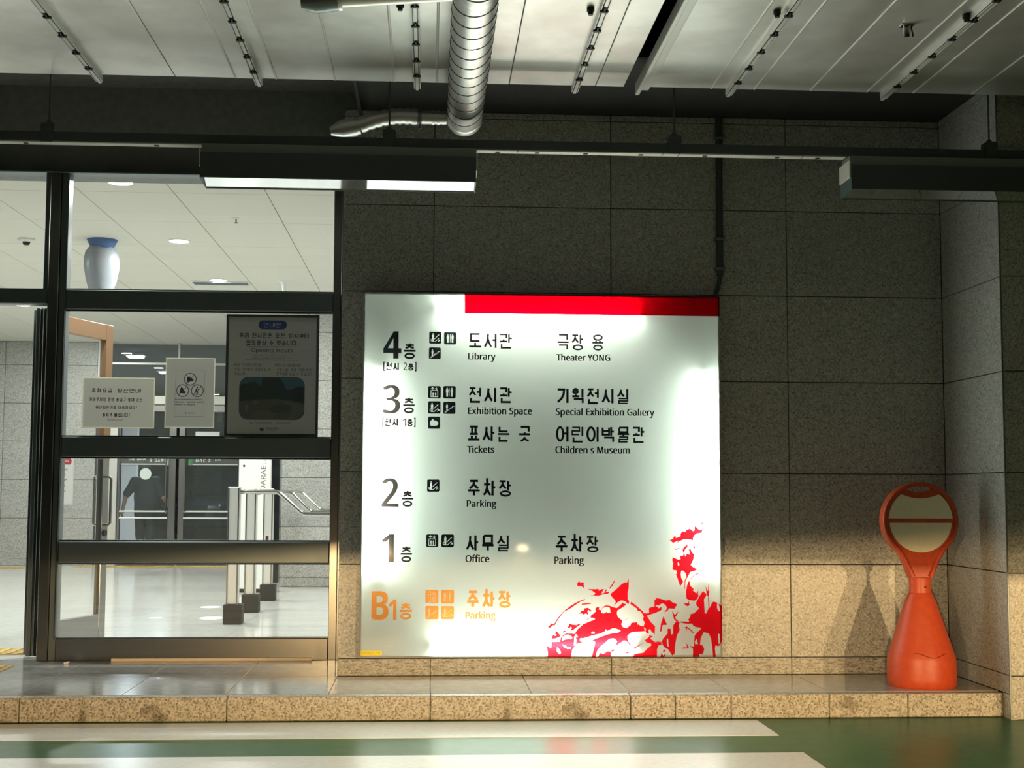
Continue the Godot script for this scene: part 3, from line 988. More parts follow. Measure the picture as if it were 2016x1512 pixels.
func step() -> void:
	var p := setting("floor_platform", "polished stone step in front of the wall and lobby")
	bar(p, "bed", Vector3(-9.0, 0.0, GLAZE - 0.1), Vector3(-0.55, STEP - 0.03, -7.6), M.joint)
	bar(p, "bed", Vector3(-0.55, 0.0, WALL), Vector3(3.25, STEP - 0.03, -7.6), M.joint)
	var us := []
	for i in range(-12, 6):
		us.append(0.015 + i * 0.5625)
	slabs(p, "tile", Vector3(0, STEP, 0), Vector3.RIGHT, Vector3.FORWARD, Vector3.UP, us + [3.25], [7.63, 8.35], 0.03, 0.003, kinds("tile"), 8, 0.001)
	slabs(p, "tile", Vector3(0, STEP, 0), Vector3.RIGHT, Vector3.FORWARD, Vector3.UP, us.slice(0, 12) + [-0.55], [8.35, 9.25], 0.03, 0.003, kinds("tile"), 9, 0.001)
	var k := setting("trim_kerb", "speckled granite kerb stones edging the step")
	var xs := [-8.9, -7.8, -6.68, -5.56, -4.44, -3.32, -2.202, -1.092, 0.015, 1.126, 1.376, 1.69, 2.246, 2.695, 3.244]
	slabs(k, "kerb_stone", Vector3(0, 0, -7.55), Vector3.RIGHT, Vector3.UP, Vector3.BACK, xs, [0.0, STEP], 0.08, 0.004, kinds("kerb"), 10, 0.004)


func deck_ceiling() -> void:
	var c := setting("ceiling", "ribbed grey metal deck ceiling of the car park")
	var end := -7.29
	var near := 3.0
	var rng := RandomNumberGenerator.new()
	rng.seed = 12
	var ribs := [-3.53, -2.67, -1.81, -0.95, -0.086, 0.786, 1.65, 2.53, 3.4]
	# sheets between the ribs, each side of a seam a sheet of its own; the slot at x = 1.1 is left open
	var xs := [-9.0, -6.2, -4.4, -3.53, -3.1, -2.67, -2.34, -1.81, -1.4, -1.074, -0.95, -0.855, -0.536, -0.211, -0.086, 0.021, 0.42, 0.786, 0.9, 1.06, 1.135, 1.548, 1.65, 1.791, 2.109, 2.432, 2.53, 2.696, 3.032, 3.4, 4.4, 6.2, 9.0]
	var all := kinds("deck")
	for i in xs.size() - 1:
		if is_equal_approx(xs[i], 1.06):
			continue
		var dz := rng.randf_range(-0.006, 0.006)
		bar(c, "deck_sheet", Vector3(xs[i] + 0.002, CEIL, end + dz), Vector3(xs[i + 1] - 0.002, CEIL + 0.02, near), all[rng.randi() % 4], 0.002)
	for x in [-0.855, -0.536, -0.211, 0.021, 1.548, 1.791, 2.109, 2.432, 2.696, 3.032, -1.074, -2.34]:
		part(c, "seam_ridge", tube([Vector3(x, CEIL + 0.001, end + 0.01), Vector3(x, CEIL + 0.001, near)], 0.007, 8), M.galvanised)
	# the trim strip beside the open slot
	bar(c, "slot_trim", Vector3(1.128, CEIL - 0.035, end - 0.04), Vector3(1.15, CEIL + 0.03, near), M.galvanised, 0.002)
	bar(c, "slot_trim", Vector3(1.152, CEIL - 0.012, end - 0.02), Vector3(1.2, CEIL, near), M.galvanised, 0.002)
	bar(c, "slot_side", Vector3(1.05, CEIL + 0.02, end), Vector3(1.062, CEIL + 0.12, near), M.dark_soffit)
	for x in ribs:
		var r := Node3D.new()
		r.name = "rib"
		c.add_child(r, true)
		r.position = Vector3(x, CEIL, 0)
		var ze: float = end - 0.035
		for s in [-1.0, 1.0]:
			bar(r, "flange", Vector3(s * 0.016 - 0.0025, -0.034, ze + 0.02), Vector3(s * 0.016 + 0.0025, 0.0, near), M.galvanised, 0.001)
		bar(r, "web", Vector3(-0.0135, -0.016, ze + 0.02), Vector3(0.0135, -0.012, near), M.steel_dark)
		var z := ze
		var first := true
		while z < -3.4:
			var l := 0.19 if not first else 0.24
			bar(r, "strip", Vector3(-0.009, -0.036, z), Vector3(0.009, -0.031, z + l), M.galvanised, 0.001)
			var clip := start()
			add_box(clip, Vector3(0.04, 0.012, 0.024), 0.003, Vector3(0, -0.034, 0))
			add_box(clip, Vector3(0.008, 0.016, 0.05), 0.001, Vector3(0, -0.03, 0.02))
			if not cache.has("clip"):
				cache.clip = clip.commit()
			part(r, "clip", cache.clip, M.clip, Vector3(0, 0, z + l + 0.012))
			z += 0.262 if not first else 0.30
			first = false
	for x in [[-0.154, -6.09], [0.729, -6.085], [1.601, -6.055], [2.499, -6.044]]:
		part(c, "bolt", lathe([Vector2(0, -0.035), Vector2(0.012, -0.035), Vector2(0.012, -0.02), Vector2(0.018, -0.02), Vector2(0.018, 0.0), Vector2(0, 0.0)], 12), M.clip, Vector3(x[0], CEIL, x[1]))
	var b := thing("ceiling_bracket", "small chrome bracket with bolt under the metal deck", "bracket", Vector3(2.274, CEIL, -6.21))
	part(b, "plate", box(Vector3(0.06, 0.006, 0.05), 0.001), M.steel, Vector3(0, -0.003, 0))
	part(b, "stud", lathe([Vector2(0, -0.055), Vector2(0.012, -0.055), Vector2(0.016, -0.045), Vector2(0.016, -0.02), Vector2(0.02, -0.006), Vector2(0, -0.006)], 16), M.steel_edge)
	part(b, "hook", tube(bent([Vector3(0.02, -0.006, 0), Vector3(0.03, -0.05, 0), Vector3(0.02, -0.06, 0.02)], 0.01), 0.004, 8), M.clip)


# ---------------------------------------------------------------- lobby
const BACK := -20.7


func lobby_shell() -> void:
	var f := setting("floor_lobby", "pale glossy lobby floor tiles behind the glass")
	bar(f, "bed", Vector3(-7.5, 0.0, BACK - 0.3), Vector3(1.5, STEP - 0.02, GLAZE - 0.1), M.joint)
	var us := []
	for i in range(-7, 2):
		us.append(-0.55 + i * 1.0)
	var vs := []
	for i in 12:
		vs.append(9.25 + i * 1.0)
	slabs(f, "tile", Vector3(0, STEP, 0), Vector3.RIGHT, Vector3.FORWARD, Vector3.UP, us + [1.5], vs + [20.95], 0.02, 0.002, kinds("lobby_tile"), 14, 0.0)
	for s in [[-3.35, -2.62, -9.86, -9.5], [-5.2, -2.9, -20.55, -20.25], [-7.2, -5.6, -20.2, -19.9], [-3.4, -2.63, -8.9, -8.6]]:
		var t := part(f, "tactile_strip", box(Vector3(s[1] - s[0], 0.004, s[3] - s[2]), 0.001), M.yellow_low, Vector3((s[0] + s[1]) / 2, STEP + 0.002, (s[2] + s[3]) / 2))
		var x: float = s[0] + 0.04
		while x < s[1]:
			part(t, "tactile_bar", box(Vector3(0.03, 0.006, (s[3] - s[2]) * 0.9), 0.002), M.yellow, Vector3(x - (s[0] + s[1]) / 2, 0.004, 0))
			x += 0.075
	for s in [[-1.91, -12.17, 0.1, 0.14], [-2.1, -13.33, 0.1, 0.12], [-2.4, -12.2, 0.06, 0.06]]:
		part(f, "floor_sticker", lathe([Vector2(0, 0), Vector2(1, 0), Vector2(1, 0.001), Vector2(0, 0.001)], 28, s[2], s[3]), M.white_paint, Vector3(s[0], STEP, s[1]))
	var c := setting("ceiling_lobby", "cream panel ceiling of the lobby with recessed downlights")
	bar(c, "slab", Vector3(-7.5, CEIL + 0.03, BACK - 0.3), Vector3(1.5, CEIL + 0.2, GLAZE - 0.1), M.joint)
	var cu := []
	for i in range(-8, 5):
		cu.append(-1.25 + i * 0.7)
	var cv := [9.25]
	for i in 10:
		cv.append(10.2 + i * 1.12)
	slabs(c, "ceiling_panel", Vector3(0, CEIL, 0), Vector3.RIGHT, Vector3.FORWARD, Vector3.DOWN, [-7.5] + cu.slice(0) + [1.5], cv + [20.95], 0.02, 0.006, [M.ceiling_tile], 15, 0.002)
	var l := setting("wall_lobby_left")
	bar(l, "surface", Vector3(-7.7, 0.0, BACK), Vector3(-7.5, CEIL + 0.1, GLAZE - 0.1), M.lobby_stone)
	var r := setting("wall_lobby_right")
	bar(r, "surface", Vector3(1.5, 0.0, -16.2), Vector3(1.7, CEIL + 0.1, GLAZE), M.lobby_stone)
	var g := setting("wall_lobby_block", "pale granite wall behind the lobby handrails")
	bar(g, "core", Vector3(-1.72, 0.0, -20.6), Vector3(1.7, CEIL + 0.02, -16.13), M.joint)
	slabs(g, "slab", Vector3(0, STEP, -16.1), Vector3.RIGHT, Vector3.UP, Vector3.BACK, [-1.75, -0.62, 0.5, 1.62], [0.0, 0.11, 0.704, 1.28, 1.856, 2.43, 3.008, 3.36], 0.03, 0.005, kinds("granite"), 16)
	var b := setting("wall_lobby_back", "pale granite wall seen through the open doorway")
	bar(b, "core", Vector3(-7.7, 0.0, BACK - 0.2), Vector3(-5.03, CEIL + 0.02, BACK - 0.03), M.joint)
	slabs(b, "slab", Vector3(0, STEP, BACK), Vector3.RIGHT, Vector3.UP, Vector3.BACK, [-7.5, -6.4, -5.03], [0.0, 0.11, 0.704, 1.28, 1.856, 2.43, 3.008, 3.36], 0.03, 0.006, kinds("granite"), 17)


func pane(parent: Node, x0: float, x1: float, y0: float, y1: float, z: float) -> void:
	var key := "q%.4f,%.4f" % [x1 - x0, y1 - y0]
	if not cache.has(key):
		var q := QuadMesh.new()
		q.size = Vector2(x1 - x0, y1 - y0)
		cache[key] = q
	part(parent, "pane", cache[key], M.glass, Vector3((x0 + x1) / 2, (y0 + y1) / 2, z))


func lobby_front() -> void:
	var w := setting("window_1", "steel framed glazed lobby front beside the open doorway")
	var zf := GLAZE
	var zb := GLAZE - 0.1
	var zg := GLAZE - 0.055
	var xl := -2.445
	var xr := -0.665
	# posts and head
	bar(w, "post", Vector3(-2.565, STEP, zb), Vector3(-2.495, 3.39, zf + 0.015), M.steel, 0.004)
	bar(w, "stile", Vector3(-2.493, STEP, zb), Vector3(xl, 3.39, zf), M.steel_dark, 0.003)
	bar(w, "stile_bead", Vector3(xl - 0.012, STEP + 0.14, zf), Vector3(xl - 0.003, 2.46, zf + 0.012), M.steel_edge, 0.002)
	bar(w, "stile", Vector3(xr, STEP, zb), Vector3(-0.612, 3.39, zf), M.steel, 0.003)
	bar(w, "jamb", Vector3(-0.61, STEP, zb), Vector3(-0.56, 3.6, zf + 0.02), M.steel, 0.003)
	bar(w, "head", Vector3(-9.0, 3.39, zb), Vector3(-0.56, 3.6, zf + 0.02), M.steel_dark, 0.004)
	for r in [[2.463, 2.597], [1.474, 1.610], [0.773, 0.917]]:
		bar(w, "rail", Vector3(xl, r[0], zb), Vector3(xr, r[1], zf + 0.012), M.steel_dark, 0.006)
		bar(w, "glazing_bead", Vector3(xl, r[1], zf - 0.03), Vector3(xr, r[1] + 0.009, zf - 0.005), M.steel_edge, 0.002)
		bar(w, "glazing_bead", Vector3(xl, r[0] - 0.009, zf - 0.03), Vector3(xr, r[0], zf - 0.005), M.black, 0.002)
	bar(w, "bottom_rail", Vector3(xl, STEP, zb), Vector3(xr, 0.278, zf + 0.008), M.steel, 0.004)
	bar(w, "glazing_bead", Vector3(xl, 0.278, zf - 0.03), Vector3(xr, 0.287, zf - 0.005), M.steel_edge, 0.002)
	for p in [[0.278, 0.773], [0.917, 1.474], [1.610, 2.463], [2.597, 3.39]]:
		pane(w, xl, xr, p[0], p[1], zg)
	# over the doorway
	bar(w, "transom", Vector3(-9.0, 2.497, zb), Vector3(-2.565, 2.6, zf + 0.012), M.steel_dark, 0.005)
	pane(w, -4.9, -2.59, 2.6, 3.39, zg)
	bar(w, "mullion", Vector3(-2.6, 2.6, zb), Vector3(-2.566, 3.39, zf), M.steel_dark, 0.003)
	bar(w, "mullion", Vector3(-5.0, STEP, zb), Vector3(-4.9, 3.39, zf), M.steel_dark, 0.003)
	pane(w, -9.0, -5.0, STEP, 3.39, zg)
	var s := thing("threshold_strip", "pale wooden strip lying along the foot of the glazed frame", "strip", Vector3(-1.42, STEP, -9.12))
	part(s, "board", box(Vector3(1.31, 0.018, 0.024), 0.003), M.wood_strip, Vector3(0, 0.009, 0))
	for x in [-0.36, 0.36]:
		part(s, "screw", lathe([Vector2(0, 0.018), Vector2(0.006, 0.018), Vector2(0.004, 0.02), Vector2(0, 0.02)], 10), M.steel_dark, Vector3(x, 0, 0))
	var scrap := thing("paper_scrap", "tiny white scrap of paper on the step by the steel post", "litter", Vector3(-2.33, STEP, -8.98))
	var wad := start()
	for q in [[0.0, 0.006, 0.0, 0.03, 0.012, 0.022, 0.4], [0.012, 0.012, 0.004, 0.022, 0.01, 0.016, 1.3]]:
		var b := SurfaceTool.new()
		b.begin(Mesh.PRIMITIVE_TRIANGLES)
		add_box(b, Vector3(q[3], q[4], q[5]), 0.003)
		wad.append_from(b.commit(), 0, Transform3D(Basis(Vector3.UP, q[6]), Vector3(q[0], q[1], q[2])))
	part(scrap, "wad", wad.commit(), M.white_paint)
	# the sliding leaf, pushed open: only its edge shows beside the post
	var d := setting("door_1", "edge of the open sliding door beside the steel post")
	bar(d, "stile", Vector3(-2.68, STEP + 0.012, -9.37), Vector3(-2.652, 2.49, -9.3), M.steel_dark, 0.003)
	bar(d, "edge_strip", Vector3(-2.65, STEP + 0.012, -9.365), Vector3(-2.632, 2.49, -9.305), M.steel_edge, 0.003)
	bar(d, "seal", Vector3(-2.63, STEP + 0.012, -9.36), Vector3(-2.5, 2.49, -9.31), M.black, 0.003)
	# inner door standing open, seen through the panes
	var t := setting("door_2", "brown framed glass inner door standing open inside the lobby", Vector3(-2.445, STEP, -10.42))
	t.rotation.y = deg_to_rad(72.0)
	var wide := 0.95
	bar(t, "stile", Vector3(-0.09, 0, -0.025), Vector3(0, 2.37, 0.025), M.steel, 0.004)
	bar(t, "stile", Vector3(-wide, 0, -0.025), Vector3(-wide + 0.09, 2.37, 0.025), M.steel, 0.004)
	bar(t, "top_rail", Vector3(-wide + 0.09, 2.25, -0.025), Vector3(-0.09, 2.37, 0.025), M.brown_frame, 0.004)
	bar(t, "stile_cover", Vector3(-0.092, 1.35, -0.027), Vector3(0.002, 2.372, 0.027), M.brown_frame, 0.003)
	bar(t, "bottom_rail", Vector3(-wide + 0.09, 0, -0.025), Vector3(-0.09, 0.2, 0.025), M.steel, 0.004)
	bar(t, "middle_rail", Vector3(-wide + 0.09, 0.66, -0.025), Vector3(-0.09, 0.74, 0.025), M.steel, 0.004)
	pane(t, -wide + 0.09, -0.09, 0.2, 2.25, 0.0)
	for z in [-0.07, 0.07]:
		part(t, "pull_handle", tube(bent([Vector3(-0.045, 0.86, signf(z) * 0.02), Vector3(-0.045, 0.86, z), Vector3(-0.045, 1.22, z), Vector3(-0.045, 1.22, signf(z) * 0.02)], 0.02), 0.011, 10), M.steel_edge)
	part(t, "lock", lathe([Vector2(0, -0.035), Vector2(0.025, -0.035), Vector2(0.025, 0.035), Vector2(0, 0.035)], 16), M.black, Vector3(-0.045, 0.8, 0), Vector3(PI / 2, 0, 0))
	for x in [[-2.272, -9.863], [-2.269, -12.184], [-2.267, -14.436], [-2.267, -16.7], [-4.95, -9.863], [-4.95, -12.184], [-4.95, -14.436], [-4.95, -16.6], [-4.95, -19.2], [0.3, -9.9], [0.3, -12.2], [0.3, -14.4]]:
		downlight(x[0], x[1])


var downlights := 0


func downlight(x: float, z: float) -> void:
	var names := ["nearest round recessed downlight in the lobby ceiling above the pane", "second round recessed downlight above the hanging pendant", "third round recessed downlight beside the ceiling vent", "round downlight farthest along the row above the panes",
		"round downlight just inside the open doorway", "second round downlight behind the open doorway", "third round downlight behind the open doorway", "bright round downlight showing at the top of the open doorway", "farthest round downlight by the granite wall behind the doorway",
		"nearest round downlight over the handrail side", "middle round downlight over the handrail side", "farthest round downlight over the handrail side"]
	var t := thing("downlight", names[downlights], "downlight", Vector3(x, CEIL, z), 0.0, "lobby downlights")
	downlights += 1
	if not cache.has("trim"):
		cache.trim = lathe([Vector2(0.085, -0.001), Vector2(0.088, -0.008), Vector2(0.1, -0.006), Vector2(0.104, 0.0), Vector2(0.104, 0.012), Vector2(0.085, 0.012), Vector2(0.085, -0.001)], 28)
		cache.lens = lathe([Vector2(0, -0.004), Vector2(0.085, -0.002), Vector2(0.085, 0.01), Vector2(0, 0.01)], 28)
		M.downlight = glow(Color(0.96, 0.98, 1.0), 25.0)
	part(t, "trim_ring", cache.trim, M.white_paint)
	part(t, "lamp_lens", cache.lens, M.downlight)
	area(t, Vector3(0, -0.012, 0), Vector3(-PI / 2, 0, 0), Vector2(0.15, 0.15), Color(0.98, 0.99, 0.95), LOBBY)


const LOBBY := 4.7


func far_front() -> void:
	var w := setting("window_2", "glazed far side of the lobby looking out on the dark car park")
	var z := BACK
	bar(w, "steel_panel", Vector3(-5.0, STEP, z - 0.1), Vector3(-4.7, 2.56, z), M.galvanised, 0.004)
	bar(w, "header", Vector3(-5.0, 2.56, z - 0.12), Vector3(-1.72, 2.69, z + 0.02), M.galvanised, 0.006)
	bar(w, "transom_bar", Vector3(-4.87, 3.165, z - 0.06), Vector3(-1.72, 3.195, z), M.galvanised, 0.003)
	for x in [-4.885, -3.815, -2.6]:
		bar(w, "mullion", Vector3(x - 0.015, 2.69, z - 0.06), Vector3(x + 0.015, CEIL, z), M.galvanised, 0.003)
	bar(w, "side_panel", Vector3(-5.03, 2.69, z - 0.06), Vector3(-4.9, CEIL, z - 0.01), M.white_paint, 0.003)
	pane(w, -4.87, -1.72, 2.69, 3.165, z - 0.03)
	pane(w, -4.87, -1.72, 3.195, CEIL, z - 0.03)
	for d in [[-4.675, -3.825, true], [-3.785, -2.3, false]]:
		var t := setting("door_%d" % (3 if d[2] else 4), "far glass door with the person behind it" if d[2] else "far glass door with the dark car behind it")
		var a: float = d[0]
		var b: float = d[1]
		var wl := 0.03 if d[2] else 0.09
		var wr := 0.11 if d[2] else 0.05
		bar(t, "stile", Vector3(a, STEP, z - 0.05), Vector3(a + wl, 2.55, z), M.steel, 0.004)
		bar(t, "stile", Vector3(b - wr, STEP, z - 0.05), Vector3(b, 2.55, z), M.steel, 0.004)
		bar(t, "top_rail", Vector3(a + wl, 2.45, z - 0.05), Vector3(b - wr, 2.55, z), M.steel, 0.004)
		bar(t, "bottom_rail", Vector3(a + wl, STEP, z - 0.05), Vector3(b - wr, STEP + 0.12, z), M.steel, 0.004)
		pane(t, a + wl, b - wr, STEP + 0.12, 2.45, z - 0.025)
		for y in [0.945, 0.845]:
			part(t, "push_bar", tube([Vector3(a + wl, y, z + 0.03), Vector3(b - wr, y, z + 0.03)], 0.013, 8), M.white_paint)
		var hx := b - wr - 0.02 if d[2] else a + wl + 0.02
		part(t, "pull_handle", tube(bent([Vector3(hx, 0.93, z), Vector3(hx, 0.93, z + 0.07), Vector3(hx, 1.85, z + 0.07), Vector3(hx, 1.85, z)], 0.03), 0.014, 8), M.steel_edge)
		# lettering stuck on the glass: read from outside on the left leaf, from inside on the right one
		var p := Print.new(0.74, 0.16, 700.0, lin(0.1, 0.105, 0.1))
		var ink := lin(0.7, 0.78, 0.72)
		if d[2]:
			p.korean("들어오는 곳", 0.06, 0.32, 0.02, 0.11, 0.011, ink)
			p.small(0.38, 0.68, 0.05, 0.045, ink, 4)
			p.rect(0.0, 0.137, 0.74, 0.016, ink)
			p.rect(0.0, 0.0, 0.065, 0.16, lin(0.62, 0.68, 0.65))
		else:
			p.korean("나가는 곳", 0.11, 0.34, 0.02, 0.11, 0.011, ink)
			p.small(0.4, 0.56, 0.05, 0.045, ink, 6)
			p.rect(0.0, 0.137, 0.74, 0.016, ink)
			p.rect(0.0, 0.0, 0.065, 0.15, lin(0.09, 0.35, 0.13))
		part(t, "lettering_band", sheet(0.74, 0.16), printed(p, 0.4, 0.0, d[2]), Vector3((a + wl + 0.37) if d[2] else a + wl + 0.42, 1.72, z - 0.018))
	var s := thing("round_sticker", "round white sticker on the far glass door at head height", "sticker", Vector3(-4.279, 1.508, z - 0.02))
	part(s, "disc", lathe([Vector2(0, 0), Vector2(0.087, 0), Vector2(0.087, 0.002), Vector2(0, 0.002)], 32), paint(lin(0.68, 0.78, 0.74), 0.5), Vector3.ZERO, Vector3(PI / 2, 0, 0))


# ---------------------------------------------------------------- the directory: a light box with four tubes behind a printed sheet
func directory() -> void:
	var t := thing("directory_sign", "large square back-lit floor directory with red bar and rider print", "sign", Vector3(SIGN_LEFT, SIGN_TOP - SIGN_H, SIGN_Z))
	var d := 0.115
	var w := SIGN_W
	var h := SIGN_H
	bar(t, "back_plate", Vector3(0, 0, -d), Vector3(w, h, -d + 0.004), M.white_paint)
	for s in [[Vector3(0, 0, -d), Vector3(0.012, h, -0.001)], [Vector3(w - 0.012, 0, -d), Vector3(w, h, -0.001)], [Vector3(0.012, 0, -d), Vector3(w - 0.012, 0.012, -0.001)], [Vector3(0.012, h - 0.012, -d), Vector3(w - 0.012, h, -0.001)]]:
		bar(t, "casing", s[0], s[1], M.white_paint, 0.001)
	var white := lin(0.4, 0.412, 0.386)
	var red := lin(0.4, 0.004, 0.008)
	var ink := {"bk": lin(0.005, 0.0055, 0.006), "br": lin(0.008, 0.005, 0.006), "bg": lin(0.012, 0.009, 0.008), "or": lin(0.44, 0.15, 0.03)}
	var p := Print.new(w * 1000, h * 1000, 2040.0 / (h * 1000), white)
	p.rect(618, 0, w * 1000 - 618, 123, lin(0.12, 0.0003, 0.0008))
	for r in RIDER_PRINT:
		p.flat(r.slice(1), red if r[0] == 1 else white)
	for e in SIGN_TEXT:
		if e[0] == "L":
			p.latin(e[1], e[2], e[3], e[4], e[5], ink[e[6]], e[7] == 1, 0.0 if e[7] == 1 else (5.0 if e[1].length() == 1 else 1.6))
		else:
			p.korean(e[1], e[2], e[3], e[4], e[5], e[7] * 1.1, ink[e[6]])
	for e in SIGN_ICONS:
		p.icon(e[0], e[1], e[2], e[3], e[4], ink[e[5]], white if e[5] == "bk" else lin(0.42, 0.25, 0.12))
	# the maker's yellow sticker and a few scratches
	p.rect(8, 2166, 128, 28, lin(0.75, 0.5, 0.02))
	p.small(20, 130, 2172, 14, lin(0.5, 0.3, 0.02), 9)
	for s in [[330, 1935, 420, 1880], [310, 1850, 318, 1838], [90, 1980, 60, 1975], [250, 2060, 285, 2050], [150, 2140, 205, 2135]]:
		p.path(s, 3.0, lin(0.46, 0.46, 0.43))
	var m := printed(p, 0.05, 1.0)
	part(t, "printed_face", sheet(w, h), m, Vector3(w / 2, h / 2, 0))
	M.tube = glow(Color(0.93, 1.0, 0.95), TUBE)
	var lining := paint(lin(0.94, 0.945, 0.93), 0.6)
	for o in t.get_children():
		if o.name.begins_with("casing") or o.name == "back_plate":
			o.material_override = lining
	for q in [[Vector3(0.475, h - 0.105, -0.034), Vector3(1.69, h - 0.105, -0.034)], [Vector3(0.445, 0.075, -0.022), Vector3(1.66, 0.075, -0.022)], [Vector3(0.1, 0.5, -0.032), Vector3(0.1, 1.72, -0.032)], [Vector3(w - 0.1, 0.5, -0.032), Vector3(w - 0.1, 1.72, -0.032)]]:
		part(t, "fluorescent_tube", tube([q[0], q[1]], 0.013, 10), M.tube)
		var dir: Vector3 = (q[1] - q[0]).normalized()
		for e in [[q[0], -1.0], [q[1], 1.0]]:
			part(t, "lamp_holder", box(Vector3(0.035, 0.035, 0.05)), M.white_paint, e[0] + dir * e[1] * 0.02 + Vector3(0, 0, -0.012))
		area(t, Vector3((q[0].x + q[1].x) / 2, (q[0].y + q[1].y) / 2, 0.006), Vector3(0, PI, 0), Vector2(1.2, 0.1) if absf(dir.x) > 0.5 else Vector2(0.1, 1.2), Color(0.96, 1.0, 0.94), TUBE_LIGHT * (0.25 if q[0].y < 0.2 else 1.0))
	area(t, Vector3(w / 2, h / 2, 0.006), Vector3(0, PI, 0), Vector2(w, h), Color(0.96, 1.0, 0.94), FACE_LIGHT)


const TUBE := 205.0
const TUBE_LIGHT := 0.55
const FACE_LIGHT := 2.6


# ---------------------------------------------------------------- hanging rail with its two lamp troughs
func cable_rail() -> void:
	var z := -7.34
	var r := thing("lighting_rail", "long black hanging rail crossing under the ceiling", "rail", Vector3(0, 0, z))
	bar(r, "channel", Vector3(-6.0, 3.138, -0.033), Vector3(7.0, 3.189, 0.033), M.rail_paint, 0.003)
	bar(r, "lip", Vector3(-6.0, 3.129, -0.03), Vector3(-1.255, 3.137, 0.03), M.rail_lip, 0.002)
	bar(r, "lip", Vector3(0.242, 3.129, -0.03), Vector3(2.315, 3.137, 0.03), M.rail_lip, 0.002)
	for x in [-3.0, -2.2, -1.5, 0.36, 0.58, 0.85, 1.16, 1.52, 1.93, 2.16]:
		bar(r, "slot", Vector3(x - 0.012, 3.1265, -0.012), Vector3(x + 0.012, 3.1295, 0.012), M.rubber)
	for x in [0.47, 1.28, 1.37, 2.07]:
		bar(r, "joint_cover", Vector3(x - 0.003, 3.1275, -0.031), Vector3(x + 0.003, 3.132, 0.031), M.steel_dark)
	var place := ["hanger rod with clamp above the doorway post", "hanger rod with clamp below the hose beside the duct", "hanger rod with clamp above the directory's right half", "hanger rod with clamp at the right edge by the granite corner"]
	var k := 0
	for x in [-2.08, -0.238, 1.348, 3.15]:
		var hgr := thing("rail_hanger", place[k], "hanger", Vector3(x, 0, z), 0.0, "hangers of the lighting rail")
		k += 1
		part(hgr, "rod", tube([Vector3(0, 3.21, 0), Vector3(0, [3.985, 3.985, 3.64, 3.64][k - 1], 0)], 0.0055, 8), M.rail_paint)
		part(hgr, "clamp", box(Vector3(0.07, 0.047, 0.08), 0.006), M.rail_paint, Vector3(0, 3.213, 0))
		part(hgr, "clamp_plate", box(Vector3(0.066, 0.08, 0.006), 0.002), M.rail_paint, Vector3(0, 3.17, 0.038))
		part(hgr, "nut", lathe([Vector2(0, 0), Vector2(0.015, 0), Vector2(0.015, 0.017), Vector2(0, 0.017)], 6), M.rail_paint, Vector3(0, 3.236, 0))
	trough(-1.247, 0.237, z, "lamp trough with bright mirrored reflector over the glazed panes")
	trough(2.322, 3.806, z, "unlit lamp trough in the dark upper right corner")


func trough(x0: float, x1: float, z: float, label: String) -> void:
	var t := thing("lamp_trough", label, "light fixture", Vector3(x0, 2.925, z), 0.0, "lamp troughs on the rail")
	var l := x1 - x0
	# front and rear aprons, top tray, shallow mirrored wings
	bar(t, "front_apron", Vector3(0, 0.01, 0.096), Vector3(l, 0.15, 0.102), M.rail_paint, 0.002)
	bar(t, "rear_apron", Vector3(0, 0.0, -0.102), Vector3(l, 0.15, -0.096), M.rail_paint, 0.002)
	bar(t, "top_tray", Vector3(0, 0.144, -0.096), Vector3(l, 0.15, 0.096), M.rail_paint)
	bar(t, "spine", Vector3(0, 0.15, -0.07), Vector3(l, 0.205, 0.07), M.spine, 0.002)
	var st := start()
	for e in [[0.0, Vector3(0, -1, 0.27)], [0.002, Vector3.UP]]:
		quad(st, Vector3(0.004, e[0], -0.095), Vector3(l - 0.004, e[0], -0.095), Vector3(l - 0.004, 0.052 + e[0], 0.095), Vector3(0.004, 0.052 + e[0], 0.095), e[1])
	part(t, "reflector_wing", st.commit(), M.mirror)
	bar(t, "bottom_lip", Vector3(0, -0.006, -0.104), Vector3(l, 0.002, -0.094), M.steel_edge, 0.001)
	for x in [0.0, l]:
		var end := slab(PackedVector2Array([Vector2(-0.102, -0.004), Vector2(0.1, 0.008), Vector2(0.1, 0.15), Vector2(-0.102, 0.15)]), -0.002, 0.002)
		part(t, "end_plate", end, M.end_teal, Vector3(x, 0, 0), Vector3(0, -PI / 2, 0))
		part(t, "end_block", box(Vector3(0.008, 0.1, 0.19), 0.002), M.rail_lip, Vector3(x + (-0.006 if x == 0.0 else 0.006), 0.125, 0.0))
		part(t, "lamp_holder", box(Vector3(0.03, 0.045, 0.03), 0.004), M.white_paint, Vector3(0.03 if x == 0.0 else l - 0.03, 0.12, 0.0))
	part(t, "dark_tube", tube([Vector3(0.04, 0.13, 0.0), Vector3(l - 0.04, 0.13, 0.0)], 0.013, 10), M.white_paint)


